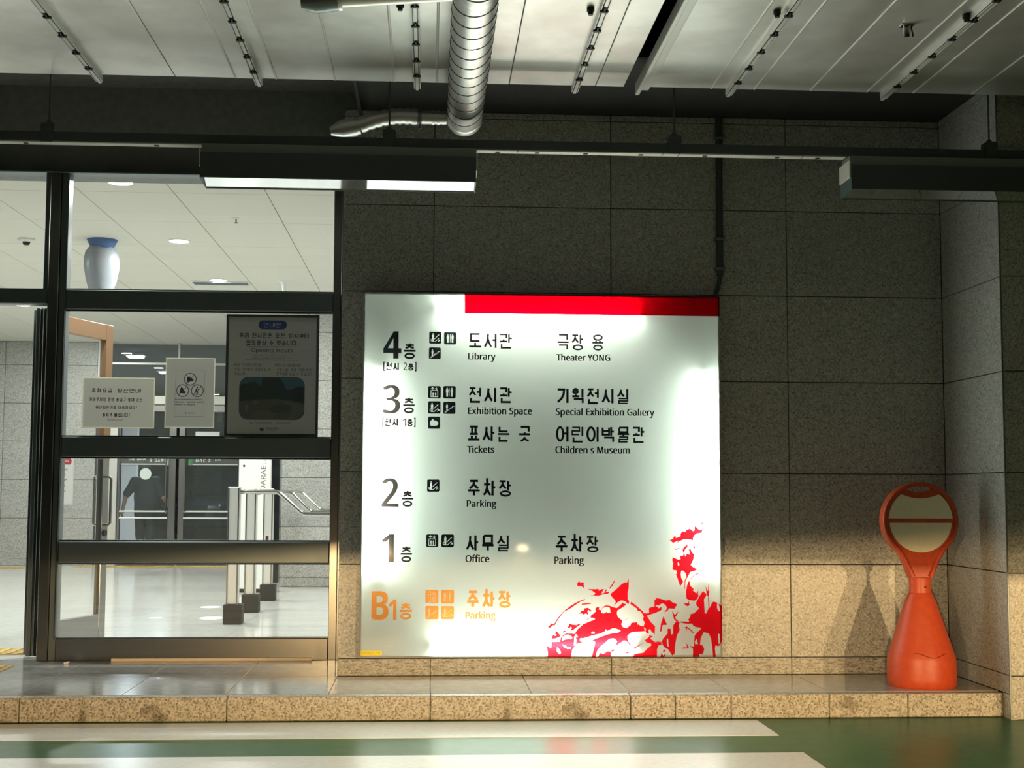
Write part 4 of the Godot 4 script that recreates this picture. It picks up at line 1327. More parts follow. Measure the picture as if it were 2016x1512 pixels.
func duct_and_nozzles() -> void:
	var d := thing("spiral_duct", "shiny spiral-wound ventilation duct under the ceiling", "duct", Vector3(0.181, 3.385, 0))
	var r := 0.1
	part(d, "barrel", tube([Vector3(0, 0, -7.53), Vector3(0, 0, 1.0)], r, 40), M.duct)
	part(d, "end_cap", lathe([Vector2(0, 0.0), Vector2(r - 0.004, 0.0), Vector2(r + 0.003, 0.006), Vector2(r + 0.003, 0.07), Vector2(r, 0.075)], 40), M.duct, Vector3(0, 0, -7.6), Vector3(PI / 2, 0, 0))
	# the lock seam: one helix
	var pts := []
	var n := 24
	var turns := 17
	for i in n * turns + 1:
		var a := i * TAU / n
		pts.append(Vector3(cos(a) * (r + 0.0005), sin(a) * (r + 0.0005), -7.5 + i * 0.145 / n))
	part(d, "spiral_seam", tube(pts, 0.0032, 6), M.duct_seam)
	for z in [-5.52]:
		part(d, "coupling", lathe([Vector2(r, -0.05), Vector2(r + 0.004, -0.048), Vector2(r + 0.006, -0.04), Vector2(r + 0.004, -0.03), Vector2(r + 0.004, 0.03), Vector2(r + 0.006, 0.04), Vector2(r + 0.004, 0.048), Vector2(r, 0.05)], 40), M.duct, Vector3(0, 0, z), Vector3(PI / 2, 0, 0))
	# the flexible branch with its nozzle, leaving the duct near its end
	var h := thing("duct_nozzle", "corrugated metal hose with a tapered nozzle at the duct's end", "nozzle", Vector3(0.068, 3.36, -7.5))
	part(h, "collar", tube([Vector3(0.0105, 0, 0), Vector3(-0.13, 0, 0)], 0.038, 20), M.duct)
	for x in [-0.03, -0.06]:
		part(h, "collar_ring", tube([Vector3(x, 0, 0), Vector3(x - 0.012, 0, 0)], 0.042, 20), M.duct)
	part(h, "clamp", tube([Vector3(-0.13, 0, 0), Vector3(-0.15, 0, 0)], 0.047, 20), M.steel_dark)
	part(h, "clamp_screw", box(Vector3(0.016, 0.03, 0.016), 0.003), M.steel_dark, Vector3(-0.14, -0.055, 0.01))
	var hp := []
	var hr := []
	for i in 41:
		var t := i / 40.0
		hp.append(Vector3(-0.15 - 0.33 * t, 0.012 * sin(t * PI) - 0.055 * t * t, 0.0))
		hr.append(0.041 + 0.006 * absf(sin(t * PI * 8.0)))
	var st := start()
	add_tube(st, hp, hr, 20)
	part(h, "flexible_hose", st.commit(), M.duct)
	var st2 := start()
	var base: Vector3 = hp[-1]
	var dir := Vector3(-1, -0.22, 0.02).normalized()
	add_tube(st2, [base, base + dir * 0.02, base + dir * 0.022, base + dir * 0.1, base + dir * 0.165], [0.05, 0.05, 0.055, 0.052, 0.024], 20)
	part(h, "nozzle_cone", st2.commit(), M.duct)
	# the second nozzle, cut by the top of the frame
	var q := thing("duct_nozzle", "dark tapered nozzle cut off by the top edge of the picture", "nozzle", Vector3(-0.45, 3.335, -5.6))
	var st3 := start()
	add_tube(st3, [Vector3(-0.11, -0.02, 0), Vector3(-0.05, -0.015, 0), Vector3(0.04, 0.0, 0)], [0.034, 0.054, 0.054], 20)
	part(q, "nozzle_cone", st3.commit(), M.steel_dark)
	var st4 := start()
	add_tube(st4, [Vector3(0.04, 0.0, 0), Vector3(0.055, 0.003, 0), Vector3(0.06, 0.004, 0), Vector3(0.525, 0.045, 0)], [0.058, 0.058, 0.045, 0.045], 20)
	part(q, "flexible_hose", st4.commit(), M.duct)


# ---------------------------------------------------------------- the orange bollard sign
func bollard() -> void:
	var t := thing("bollard_sign", "orange plastic bollard sign with round cream face on the step", "bollard", Vector3(2.883, STEP, -7.84))
	# body: an oval foot, shoulders and a narrowing neck
	var prof := [Vector2(0, 0), Vector2(0.186, 0), Vector2(0.197, 0.012), Vector2(0.199, 0.05), Vector2(0.196, 0.16), Vector2(0.193, 0.176), Vector2(0.18, 0.215), Vector2(0.155, 0.29), Vector2(0.12, 0.4), Vector2(0.09, 0.49), Vector2(0.074, 0.527), Vector2(0.07, 0.535), Vector2(0.064, 0.54), Vector2(0.063, 0.6), Vector2(0.066, 0.628)]
	part(t, "body", lathe(prof, 40, 1.0, 0.92), M.orange_plastic)
	# moulded groove round the foot: a wavy crease
	var crease := []
	for i in 15:
		var a := lerpf(-0.5, 0.5, i / 14.0)
		crease.append(Vector3(sin(a) * 0.192 - 0.005, 0.192 + 0.012 * sin(a * 6.0 - 2.0), cos(a) * 0.177))
	part(t, "crease", tube(crease, 0.0025, 6), paint(lin(0.25, 0.03, 0.01), 0.7))
	part(t, "pin_hole", lathe([Vector2(0, 0), Vector2(0.006, 0), Vector2(0.006, 0.004), Vector2(0, 0.004)], 12), M.rubber, Vector3(0.01, 0.575, 0.056), Vector3(PI / 2, 0, 0))
	# head: round plate with a hand hole, carried on a flaring neck; two raised cream faces
	var cy := 0.96
	var R := 0.226
	var neck := PackedVector2Array()
	for i in 61:
		var a := deg_to_rad(lerpf(-52.0, 232.0, i / 60.0))
		neck.append(Vector2(cos(a) * R, cy + sin(a) * R))
	for p in [[-0.118, 0.755], [-0.085, 0.68], [-0.066, 0.625], [0.066, 0.625], [0.085, 0.68], [0.118, 0.755]]:
		neck.append(Vector2(p[0], p[1]))
	var hole := PackedVector2Array()
	for i in 28:
		var a := -i * TAU / 28
		hole.append(Vector2(cos(a) * 0.078, cy + 0.186 + sin(a) * 0.017))
	# the plate with its hole: the ring of the outline joined to the hole by a slit at the top
	var outline := PackedVector2Array()
	var top := 0
	for i in neck.size():
		if neck[i].y > neck[top].y:
			top = i
	for i in top + 1:
		outline.append(neck[i])
	var at := 0
	for i in hole.size():
		if hole[i].y > hole[at].y:
			at = i
	for i in hole.size() + 1:
		outline.append(hole[(at + i) % hole.size()] + (Vector2(-0.0004, 0) if i == hole.size() else Vector2.ZERO))
	outline.append(neck[top] + Vector2(-0.0004, 0))
	for i in range(top + 1, neck.size()):
		outline.append(neck[i])
	part(t, "head", slab(outline, -0.034, 0.03), M.orange_plastic)
	# raised rim round the head
	var rim := []
	for i in 49:
		var a := deg_to_rad(lerpf(-48.0, 228.0, i / 48.0))
		rim.append(Vector3(cos(a) * (R - 0.012), cy + sin(a) * (R - 0.012), 0.03))
	part(t, "rim", tube(rim, 0.013, 10), M.orange_plastic)
	for s in [-1.0, 1.0]:
		part(t, "neck_rib", tube([Vector3(s * 0.142, cy - 0.155, 0.03), Vector3(s * 0.098, 0.735, 0.03), Vector3(s * 0.052, 0.632, 0.036)], 0.014, 10), M.orange_plastic)
	var arc := func(a0: float, a1: float, rr: float, n: int) -> PackedVector2Array:
		var o := PackedVector2Array()
		for i in n + 1:
			var a := deg_to_rad(lerpf(a0, a1, i / float(n)))
			o.append(Vector2(cos(a) * rr, cy + sin(a) * rr))
		return o
	var upper: PackedVector2Array = arc.call(4.0, 53.0, 0.192, 14)
	for i in 11:
		var u := lerpf(0.1, -0.1, i / 10.0)
		upper.append(Vector2(u, cy + 0.124 + 2.0 * u * u + 0.006))
	upper.append_array(arc.call(127.0, 176.0, 0.192, 14))
	part(t, "cream_face", slab(upper, 0.028, 0.034), M.cream)
	part(t, "cream_face", slab(arc.call(184.0, 356.0, 0.186, 34), 0.028, 0.034), M.cream)


# ---------------------------------------------------------------- things in the lobby
func lobby_things() -> void:
	var which := ["nearest", "middle", "farthest"]
	var k := 0
	for q in [[-11.66, 1.27, -1.29, -1.075], [-12.78, 1.262, -1.29, -1.1], [-14.13, 1.262, -1.32, -1.12]]:
		var t := thing("handrail_post", which[k] + " of the three steel handrail posts in the lobby", "handrail", Vector3(-1.645, STEP, q[0]), 0.0, "lobby handrail posts")
		k += 1
		var top: float = q[1] - STEP
		part(t, "plinth", box(Vector3(0.155, 0.165, 0.155), 0.004), M.rubber, Vector3(0, 0.0825, 0))
		part(t, "column", box(Vector3(0.1, top - 0.165 + 0.02, 0.1), 0.006), M.galvanised, Vector3(-0.01, 0.165 + (top - 0.145) / 2, 0))
		for x in [-0.052, 0.032]:
			bar(t, "cover_strip", Vector3(x - 0.006, 0.165, 0.05), Vector3(x + 0.006, top + 0.01, 0.056), M.steel, 0.001)
		if k > 1:
			bar(t, "latch_plate", Vector3(-0.03, 0.6, 0.05), Vector3(0.0, 0.66, 0.056), M.rubber, 0.002)
		var a: float = q[2] + 1.645
		var b: float = q[3] + 1.645
		part(t, "rail_tube", tube(bent([Vector3(0.04, top - 0.02, 0), Vector3(a, top - 0.02, 0), Vector3(b, 1.06 - STEP, 0), Vector3(2.9, 1.05 - STEP, 0)], 0.03), 0.018, 12), M.steel_edge)
		part(t, "rail_socket", tube([Vector3(0.04, top - 0.02, 0), Vector3(0.07, top - 0.02, 0)], 0.024, 12), M.steel)
	var d := thing("payment_kiosk", "white kiosk with vertical lettering behind the handrail posts", "kiosk", Vector3(-1.94, STEP, -15.35))
	part(d, "cabinet", box(Vector3(0.355, 1.72, 0.3), 0.012), M.white_paint, Vector3(0, 0.86 + 0.04, 0))
	part(d, "foot", box(Vector3(0.3, 0.04, 0.26), 0.004), M.rubber, Vector3(0, 0.02, 0))
	part(d, "side_screen", box(Vector3(0.09, 1.5, 0.2), 0.01), M.dark_glass, Vector3(0.225, 0.85, -0.02))
	var p := Print.new(0.62, 0.1, 900.0, lin(0.78, 0.79, 0.77))
	p.latin("DARAE", 0.02, 0.29, 0.025, 0.08, lin(0.06, 0.065, 0.07), false)
	p.latin("pay", 0.31, 0.4, 0.03, 0.08, lin(0.4, 0.41, 0.41), false)
	part(d, "lettering", sheet(0.62, 0.1), printed(p, 0.5), Vector3(0.09, 1.42, 0.1515), Vector3(0, 0, PI / 2))
	part(d, "camera_eye", lathe([Vector2(0, 0), Vector2(0.013, 0), Vector2(0.011, 0.006), Vector2(0, 0.006)], 14), M.rubber, Vector3(-0.12, 1.4, 0.15), Vector3(PI / 2, 0, 0))
	# the pendant: a white rounded banner body under a blue cap
	var h := thing("pendant_banner", "white rounded pendant with a blue cap hanging in the lobby", "pendant", Vector3(-2.955, 2.89, -12.2))
	part(h, "cap", lathe([Vector2(0, 0.51), Vector2(0.06, 0.51), Vector2(0.11, 0.555), Vector2(0.135, 0.61), Vector2(0, 0.61)], 32), paint(lin(0.05, 0.12, 0.3), 0.4))
	var prof := [Vector2(0, 0.0), Vector2(0.03, 0.005), Vector2(0.07, 0.06), Vector2(0.1, 0.14), Vector2(0.13, 0.24), Vector2(0.15, 0.36), Vector2(0.152, 0.43), Vector2(0.14, 0.49), Vector2(0.11, 0.54), Vector2(0.06, 0.575), Vector2(0, 0.585)]
	part(h, "banner_body", lathe(prof, 6, 1.06, 0.8), paint(lin(0.27, 0.3, 0.34), 0.35), Vector3.ZERO, Vector3(0, 0.5, 0))
	var s := thing("smoke_detector", "small pale smoke detector on the ceiling over the doorway", "detector", Vector3(-3.625, CEIL, -12.2))
	part(s, "base", lathe([Vector2(0, -0.03), Vector2(0.06, -0.03), Vector2(0.075, -0.015), Vector2(0.075, 0.0), Vector2(0, 0)], 24), M.white_paint)
	part(s, "grille", lathe([Vector2(0, -0.055), Vector2(0.025, -0.055), Vector2(0.035, -0.03), Vector2(0, -0.03)], 20), M.rubber)
	var sp := thing("sprinkler", "tiny sprinkler head in the cream lobby ceiling", "sprinkler", Vector3(-1.614, CEIL, -11.13))
	part(sp, "escutcheon", lathe([Vector2(0, -0.006), Vector2(0.035, -0.006), Vector2(0.04, 0.0), Vector2(0, 0)], 20), M.white_paint)
	part(sp, "head", lathe([Vector2(0, -0.04), Vector2(0.016, -0.04), Vector2(0.016, -0.036), Vector2(0.006, -0.03), Vector2(0.008, -0.006), Vector2(0, -0.006)], 14), M.steel)
	var sk := thing("ceiling_speaker", "white flared ceiling fitting hanging near the right of the pane", "ceiling fitting", Vector3(-1.565, CEIL, -14.41))
	part(sk, "flange", lathe([Vector2(0, -0.015), Vector2(0.09, -0.012), Vector2(0.1, 0.0), Vector2(0, 0)], 28), M.white_paint)
	part(sk, "stem", lathe([Vector2(0, -0.3), Vector2(0.022, -0.3), Vector2(0.022, -0.09), Vector2(0.03, -0.05), Vector2(0.06, -0.015), Vector2(0, -0.015)], 24), M.white_paint)
	var v := thing("air_vent", "long slotted air vent in the lobby ceiling around a downlight", "vent", Vector3(-2.27, CEIL, -14.62))
	part(v, "frame", box(Vector3(0.62, 0.01, 0.2), 0.003), M.white_paint, Vector3(0, -0.005, 0.0))
	for i in 5:
		bar(v, "slat", Vector3(-0.29, -0.016, -0.085 + i * 0.036), Vector3(0.29, -0.009, -0.065 + i * 0.036), M.steel_dark, 0.001)


# ---------------------------------------------------------------- notices on the panes
func notice(called: String, label: String, at: Vector3, w: float, h: float, m: Material, edge: Material, rim: float) -> Node3D:
	var t := thing(called, label, "notice", at)
	if rim > 0.0:
		for s in [[-w / 2, -w / 2 + rim, -h / 2, h / 2], [w / 2 - rim, w / 2, -h / 2, h / 2], [-w / 2 + rim, w / 2 - rim, -h / 2, -h / 2 + rim], [-w / 2 + rim, w / 2 - rim, h / 2 - rim, h / 2]]:
			bar(t, "border", Vector3(s[0], s[2], -0.002), Vector3(s[1], s[3], 0.001), edge)
	part(t, "printed_sheet", sheet(w - 2 * rim, h - 2 * rim), m)
	return t


func ban(p: Print, cx: float, cy: float, r: float, ink: Color) -> void:
	p.ring(cx, cy, r, r, r * 0.13, ink)
	p.path([cx + r * 0.66, cy - r * 0.66, cx - r * 0.66, cy + r * 0.66], r * 0.1, ink)


func notices() -> void:
	var z := GLAZE - 0.06
	var dark := lin(0.03, 0.02, 0.03)
	var paper := lin(0.6, 0.6, 0.54)
	var edge := paint(lin(0.85, 0.88, 0.82), 0.4)
	edge.backlight_enabled = true
	edge.backlight = Color(0.9, 0.9, 0.85)
	var p := Print.new(480, 340, 2.0, paper)
	p.korean("주차요금", 50, 196, 68, 100, 5.0, dark)
	p.korean("정산안내", 226, 392, 68, 100, 5.0, dark)
	p.korean("지하주차장 중앙 출입구 앞에 있는", 38, 404, 132, 160, 3.6, dark)
	p.korean("무인정산기를 이용하세요!", 82, 366, 190, 216, 3.6, dark)
	p.korean("출차가 빠릅니다!", 130, 318, 242, 268, 3.8, dark)
	p.small(165, 285, 284, 14, lin(0.28, 0.25, 0.2), 3)
	notice("parking_fee_notice", "landscape white notice with four centred lines of Korean text", Vector3(-2.093, 1.841, z), 0.478, 0.342, printed(p, 0.6, 0.42), edge, 0.008)
	p = Print.new(330, 473, 2.0, lin(0.5, 0.51, 0.47))
	p.path([66, 78, 264, 78, 264, 400, 58, 400, 66, 78], 1.5, lin(0.12, 0.12, 0.12))
	for c in [[165, 142], [114, 222], [216, 222]]:
		p.oval(c[0], c[1], 40, 40, lin(0.56, 0.55, 0.54))
	p.flat([140, 150, 145, 126, 160, 122, 168, 134, 186, 140, 190, 150, 182, 156, 160, 160, 150, 168, 146, 156], dark)
	p.flat([92, 240, 94, 214, 104, 196, 118, 206, 118, 220, 134, 228, 132, 242], dark)
	p.oval(214, 197, 6, 6, dark)
	p.path([213, 204, 207, 222, 218, 232, 212, 244], 8, dark)
	p.path([206, 224, 196, 244], 6, dark)
	p.path([200, 212, 214, 208, 228, 216], 5, dark)
	p.path([196, 247, 232, 247], 5, dark)
	for c in [[165, 142], [114, 222], [216, 222]]:
		ban(p, c[0], c[1], 41, dark)
	for i in 3:
		p.small(64, 262 if i < 2 else 205, 278 + i * 18, 12, dark, 20 + i)
	p.oval(138, 378, 5, 5, dark)
	p.small(148, 200, 373, 9, dark, 28)
	notice("prohibition_notice", "portrait notice with three round prohibition symbols", Vector3(-1.62, 1.913, z), 0.33, 0.473, printed(p, 0.6, 0.36), edge, 0.006)
	# the opening-hours poster
	p = Print.new(600, 800, 1.6, lin(0.37, 0.375, 0.345))
	var ink := lin(0.012, 0.025, 0.03)
	p.rrect(200, 22, 195, 62, 31, lin(0.008, 0.03, 0.14))
	p.korean("안내문", 236, 356, 36, 70, 4.5, lin(0.3, 0.38, 0.42))
	p.korean("우리 전시관은 오전 10시부터", 70, 548, 108, 144, 5.6, ink)
	p.korean("입장하실 수 있습니다.", 118, 476, 158, 194, 5.6, ink)
	p.rect(118, 202, 355, 2.4, ink)
	p.latin("Opening Hours", 155, 436, 214, 240, ink, false)
	p.latin("(Museum Grounds) : 7 a.m.", 168, 388, 258, 267, lin(0.1, 0.11, 0.11), false)
	p.latin("(Outdoor Exhibition Areas Opened) : 7 a.m.", 160, 434, 276, 285, lin(0.1, 0.11, 0.11), false)
	p.rect(118, 294, 355, 2.4, ink)
	var faint := lin(0.08, 0.09, 0.09)
	p.korean("·옥외 전시장(정원)은", 34, 228, 318, 340, 2.6, faint)
	p.korean("오전 7시부터 관람하실 수", 44, 290, 348, 370, 2.6, faint)
	p.korean("있습니다.", 44, 122, 378, 400, 2.6, faint)
	p.korean("·옥외 전시장에서는", 316, 496, 318, 340, 2.6, faint)
	p.korean("국보 2점, 보물 10점 등의", 328, 572, 348, 370, 2.6, faint)
	p.korean("문화재를 보실 수 있습니다.", 328, 580, 378, 400, 2.6, faint)
	# its landscape picture: sky, trees, a pagoda, lawn and a curving path
	p.rrect(78, 412, 446, 292, 62, lin(0.012, 0.02, 0.022))
	p.rrect(81, 415, 440, 286, 60, lin(0.03, 0.09, 0.13))
	p.flat([81, 470, 110, 455, 130, 462, 140, 448, 175, 445, 205, 458, 228, 480, 232, 440, 240, 416, 350, 416, 372, 440, 386, 470, 400, 500, 440, 492, 470, 476, 521, 478, 521, 600, 81, 600], lin(0.008, 0.02, 0.022))
	p.flat([150, 452, 176, 440, 204, 452, 198, 468, 208, 478, 200, 492, 210, 504, 204, 530, 148, 530, 142, 504, 154, 492, 146, 478], lin(0.012, 0.028, 0.03))
	p.flat([81, 580, 200, 566, 330, 560, 430, 572, 521, 590, 521, 640, 470, 700, 140, 700, 90, 660], lin(0.06, 0.068, 0.05))
	p.flat([380, 580, 470, 590, 521, 604, 521, 640, 480, 694, 400, 698, 440, 660, 430, 622], lin(0.085, 0.09, 0.07))
	p.flat([280, 622, 340, 598, 420, 600, 440, 620, 400, 650, 320, 662, 286, 648], lin(0.035, 0.045, 0.03))
	p.flat([150, 690, 180, 650, 260, 636, 330, 660, 300, 700], lin(0.08, 0.088, 0.065))
	p.rect(122, 600, 12, 44, lin(0.14, 0.15, 0.13))
	p.flat([170, 580, 200, 574, 216, 596, 180, 596], lin(0.12, 0.1, 0.07))
	p.small(150, 440, 718, 15, faint, 40)
	p.oval(237, 766, 16, 16, ink)
	p.flat([222, 764, 232, 758, 244, 768, 253, 760, 253, 752, 238, 750, 224, 755], lin(0.37, 0.375, 0.345))
	p.korean("국립중앙박물관", 262, 348, 756, 770, 1.8, ink)
	p.small(262, 336, 774, 7, faint, 44)
	var frame := paint(lin(0.035, 0.045, 0.048), 0.4)
	notice("opening_hours_poster", "tall framed opening hours poster with a landscape picture", Vector3(-1.072, 2.036, z), 0.628, 0.83, printed(p, 0.5, 0.1), frame, 0.018)
	# banner on the inner door, notice far inside
	p = Print.new(200, 420, 1.5, lin(0.66, 0.66, 0.64))
	p.small(30, 175, 20, 34, lin(0.02, 0.03, 0.15), 50)
	p.rrect(22, 84, 156, 48, 22, lin(0.45, 0.03, 0.05))
	p.small(44, 160, 96, 22, lin(0.75, 0.6, 0.6), 51)
	p.rrect(14, 108, 172, 300, 4, lin(0.72, 0.72, 0.7))
	p.rrect(22, 84, 156, 48, 22, lin(0.45, 0.03, 0.05))
	p.small(44, 160, 96, 22, lin(0.75, 0.6, 0.6), 51)
	for i in 6:
		p.small(50 + (i % 2) * 14, 150 - (i % 2) * 14, 158 + i * 38, 20, lin(0.06, 0.06, 0.08), 60 + i)
	var b := notice("door_banner", "narrow white banner with a red pill heading on the inner door", Vector3(-2.445, 1.36, -10.42) + Basis(Vector3.UP, deg_to_rad(72.0)) * Vector3(-0.58, 0, 0.004), 0.27, 0.42, printed(p, 0.5, 0.2), edge, 0.0)
	b.rotation.y = deg_to_rad(72.0)
	p = Print.new(200, 160, 1.5, lin(0.75, 0.77, 0.8))
	p.small(40, 160, 60, 22, lin(0.08, 0.1, 0.3), 70)
	p.rrect(26, 108, 148, 46, 12, lin(0.6, 0.08, 0.1))
	p.small(44, 160, 120, 22, lin(0.85, 0.6, 0.6), 71)
	notice("far_notice", "small white notice with a red band far inside the lobby", Vector3(-3.36, 2.0, BACK + 0.02), 0.36, 0.3, printed(p, 0.5), edge, 0.0)


# ---------------------------------------------------------------- beyond the far doors
func beyond() -> void:
	var f := setting("floor_far")
	bar(f, "surface", Vector3(-16, -0.1, -46), Vector3(8, STEP, BACK - 0.3), M.concrete)
	var c := setting("ceiling_far")
	bar(c, "surface", Vector3(-16, 3.6, -46), Vector3(8, 3.8, BACK - 0.3), M.concrete)
	var w := setting("wall_far")
	bar(w, "surface", Vector3(-16, 0, -46.3), Vector3(8, 3.8, -46), M.concrete)
	bar(w, "pale_partition", Vector3(-16, STEP, -30.7), Vector3(-6.5, 3.6, -30.5), M.white_paint)
	bar(w, "surface", Vector3(-16.3, 0, -46.3), Vector3(-16, 3.8, BACK - 0.1), M.concrete)
	bar(w, "surface", Vector3(8, 0, -46.3), Vector3(8.3, 3.8, BACK - 0.1), M.concrete)
	bar(w, "surface", Vector3(-16.3, 0, BACK - 0.4), Vector3(-7.6, 3.8, BACK - 0.2), M.concrete)
	bar(w, "surface", Vector3(-1.72, 0, BACK - 0.4), Vector3(8, 3.8, BACK - 0.2), M.concrete)
	M.far_lamp = glow(Color(0.9, 0.97, 1.0), 7.0)
	var k := 0
	for q in [[-5.03, -23.3], [-5.1, -26.4], [-3.5, -30.0]]:
		var t := thing("strip_lamp", ["lit lamp seen through the dark glass above the far doors", "smaller lit lamp behind the prohibition notice's edge", "lit lamp over the black parked car"][k], "lamp", Vector3(q[0], 3.52, q[1]), 0.0, "lamps beyond the far doors")
		k += 1
		part(t, "housing", box(Vector3(0.34, 0.05, 0.3), 0.006), M.white_paint, Vector3(0, 0.055, 0))
		part(t, "lamp_lens", box(Vector3(0.26, 0.03, 0.22), 0.01), M.far_lamp, Vector3(0, 0.015, 0))
		area(t, Vector3(0, -0.01, 0), Vector3(-PI / 2, 0, 0), Vector2(0.24, 0.2), Color(0.9, 0.97, 1.0), 16.0)
	car("parked_car", "black parked car beyond the far right glass door", Vector3(-4.4, STEP, -33.5), deg_to_rad(62.0))
	person()


func car(called: String, label: String, at: Vector3, turn: float) -> void:
	var t := thing(called, label, "car", at, turn)
	# side outline, x from front to rear
	var side := PackedVector2Array([Vector2(-2.2, 0.32), Vector2(-2.26, 0.5), Vector2(-2.22, 0.78), Vector2(-2.05, 0.9), Vector2(-1.2, 1.04), Vector2(-0.5, 1.56), Vector2(-0.1, 1.64), Vector2(1.3, 1.62), Vector2(1.9, 1.5), Vector2(2.2, 1.08), Vector2(2.26, 0.8), Vector2(2.24, 0.36), Vector2(1.8, 0.28), Vector2(-1.9, 0.28)])
	part(t, "body", slab(side, -0.88, 0.88), M.car_black)
	for s in [-1.0, 1.0]:
		var glass := slab(PackedVector2Array([Vector2(-0.95, 1.06), Vector2(-0.42, 1.5), Vector2(0.42, 1.56), Vector2(0.42, 1.06)]), -0.006, 0.006)
		part(t, "side_window", glass, M.dark_glass, Vector3(0, 0, s * 0.885))
		part(t, "side_window", slab(PackedVector2Array([Vector2(0.5, 1.06), Vector2(0.5, 1.56), Vector2(1.3, 1.54), Vector2(1.85, 1.4), Vector2(1.95, 1.08)]), -0.006, 0.006), M.dark_glass, Vector3(0, 0, s * 0.885))
		bar(t, "window_trim", Vector3(-1.0, 1.03, s * 0.888 - 0.008), Vector3(1.95, 1.05, s * 0.888 + 0.008), M.steel_edge)
		bar(t, "sill_trim", Vector3(-1.0, 0.4, s * 0.888 - 0.01), Vector3(1.0, 0.43, s * 0.888 + 0.01), M.steel_edge)
		for x in [-0.35, 0.75]:
			bar(t, "door_handle", Vector3(x, 0.93, s * 0.9 - 0.02), Vector3(x + 0.2, 0.96, s * 0.9 + 0.02), M.steel_edge, 0.006)
		part(t, "wing_mirror", box(Vector3(0.16, 0.13, 0.2), 0.03), M.car_black, Vector3(-0.85, 1.1, s * 1.0))
		for x in [-1.4, 1.4]:
			part(t, "wheel", lathe([Vector2(0, -0.11), Vector2(0.3, -0.11), Vector2(0.33, -0.08), Vector2(0.33, 0.08), Vector2(0.3, 0.11), Vector2(0, 0.11)], 28), M.rubber, Vector3(x, 0.33, s * 0.8), Vector3(PI / 2, 0, 0))
			part(t, "wheel_disc", lathe([Vector2(0, -0.01), Vector2(0.2, -0.01), Vector2(0.22, 0.01), Vector2(0, 0.02)], 20), M.steel, Vector3(x, 0.33, s * 0.905), Vector3(s * PI / 2, 0, 0))
		part(t, "tail_lamp", box(Vector3(0.06, 0.14, 0.34), 0.02), paint(lin(0.3, 0.02, 0.02), 0.2), Vector3(2.24, 0.92, s * 0.64))
		part(t, "head_lamp", box(Vector3(0.1, 0.12, 0.36), 0.03), M.steel_edge, Vector3(-2.2, 0.76, s * 0.62))
	bar(t, "rear_window", Vector3(2.04, 1.1, -0.68), Vector3(2.06, 1.42, 0.68), M.dark_glass)
	part(t, "windscreen", box(Vector3(0.86, 0.012, 1.4), 0.0), M.dark_glass, Vector3(-0.86, 1.31, 0), Vector3(0, 0, 0.64))


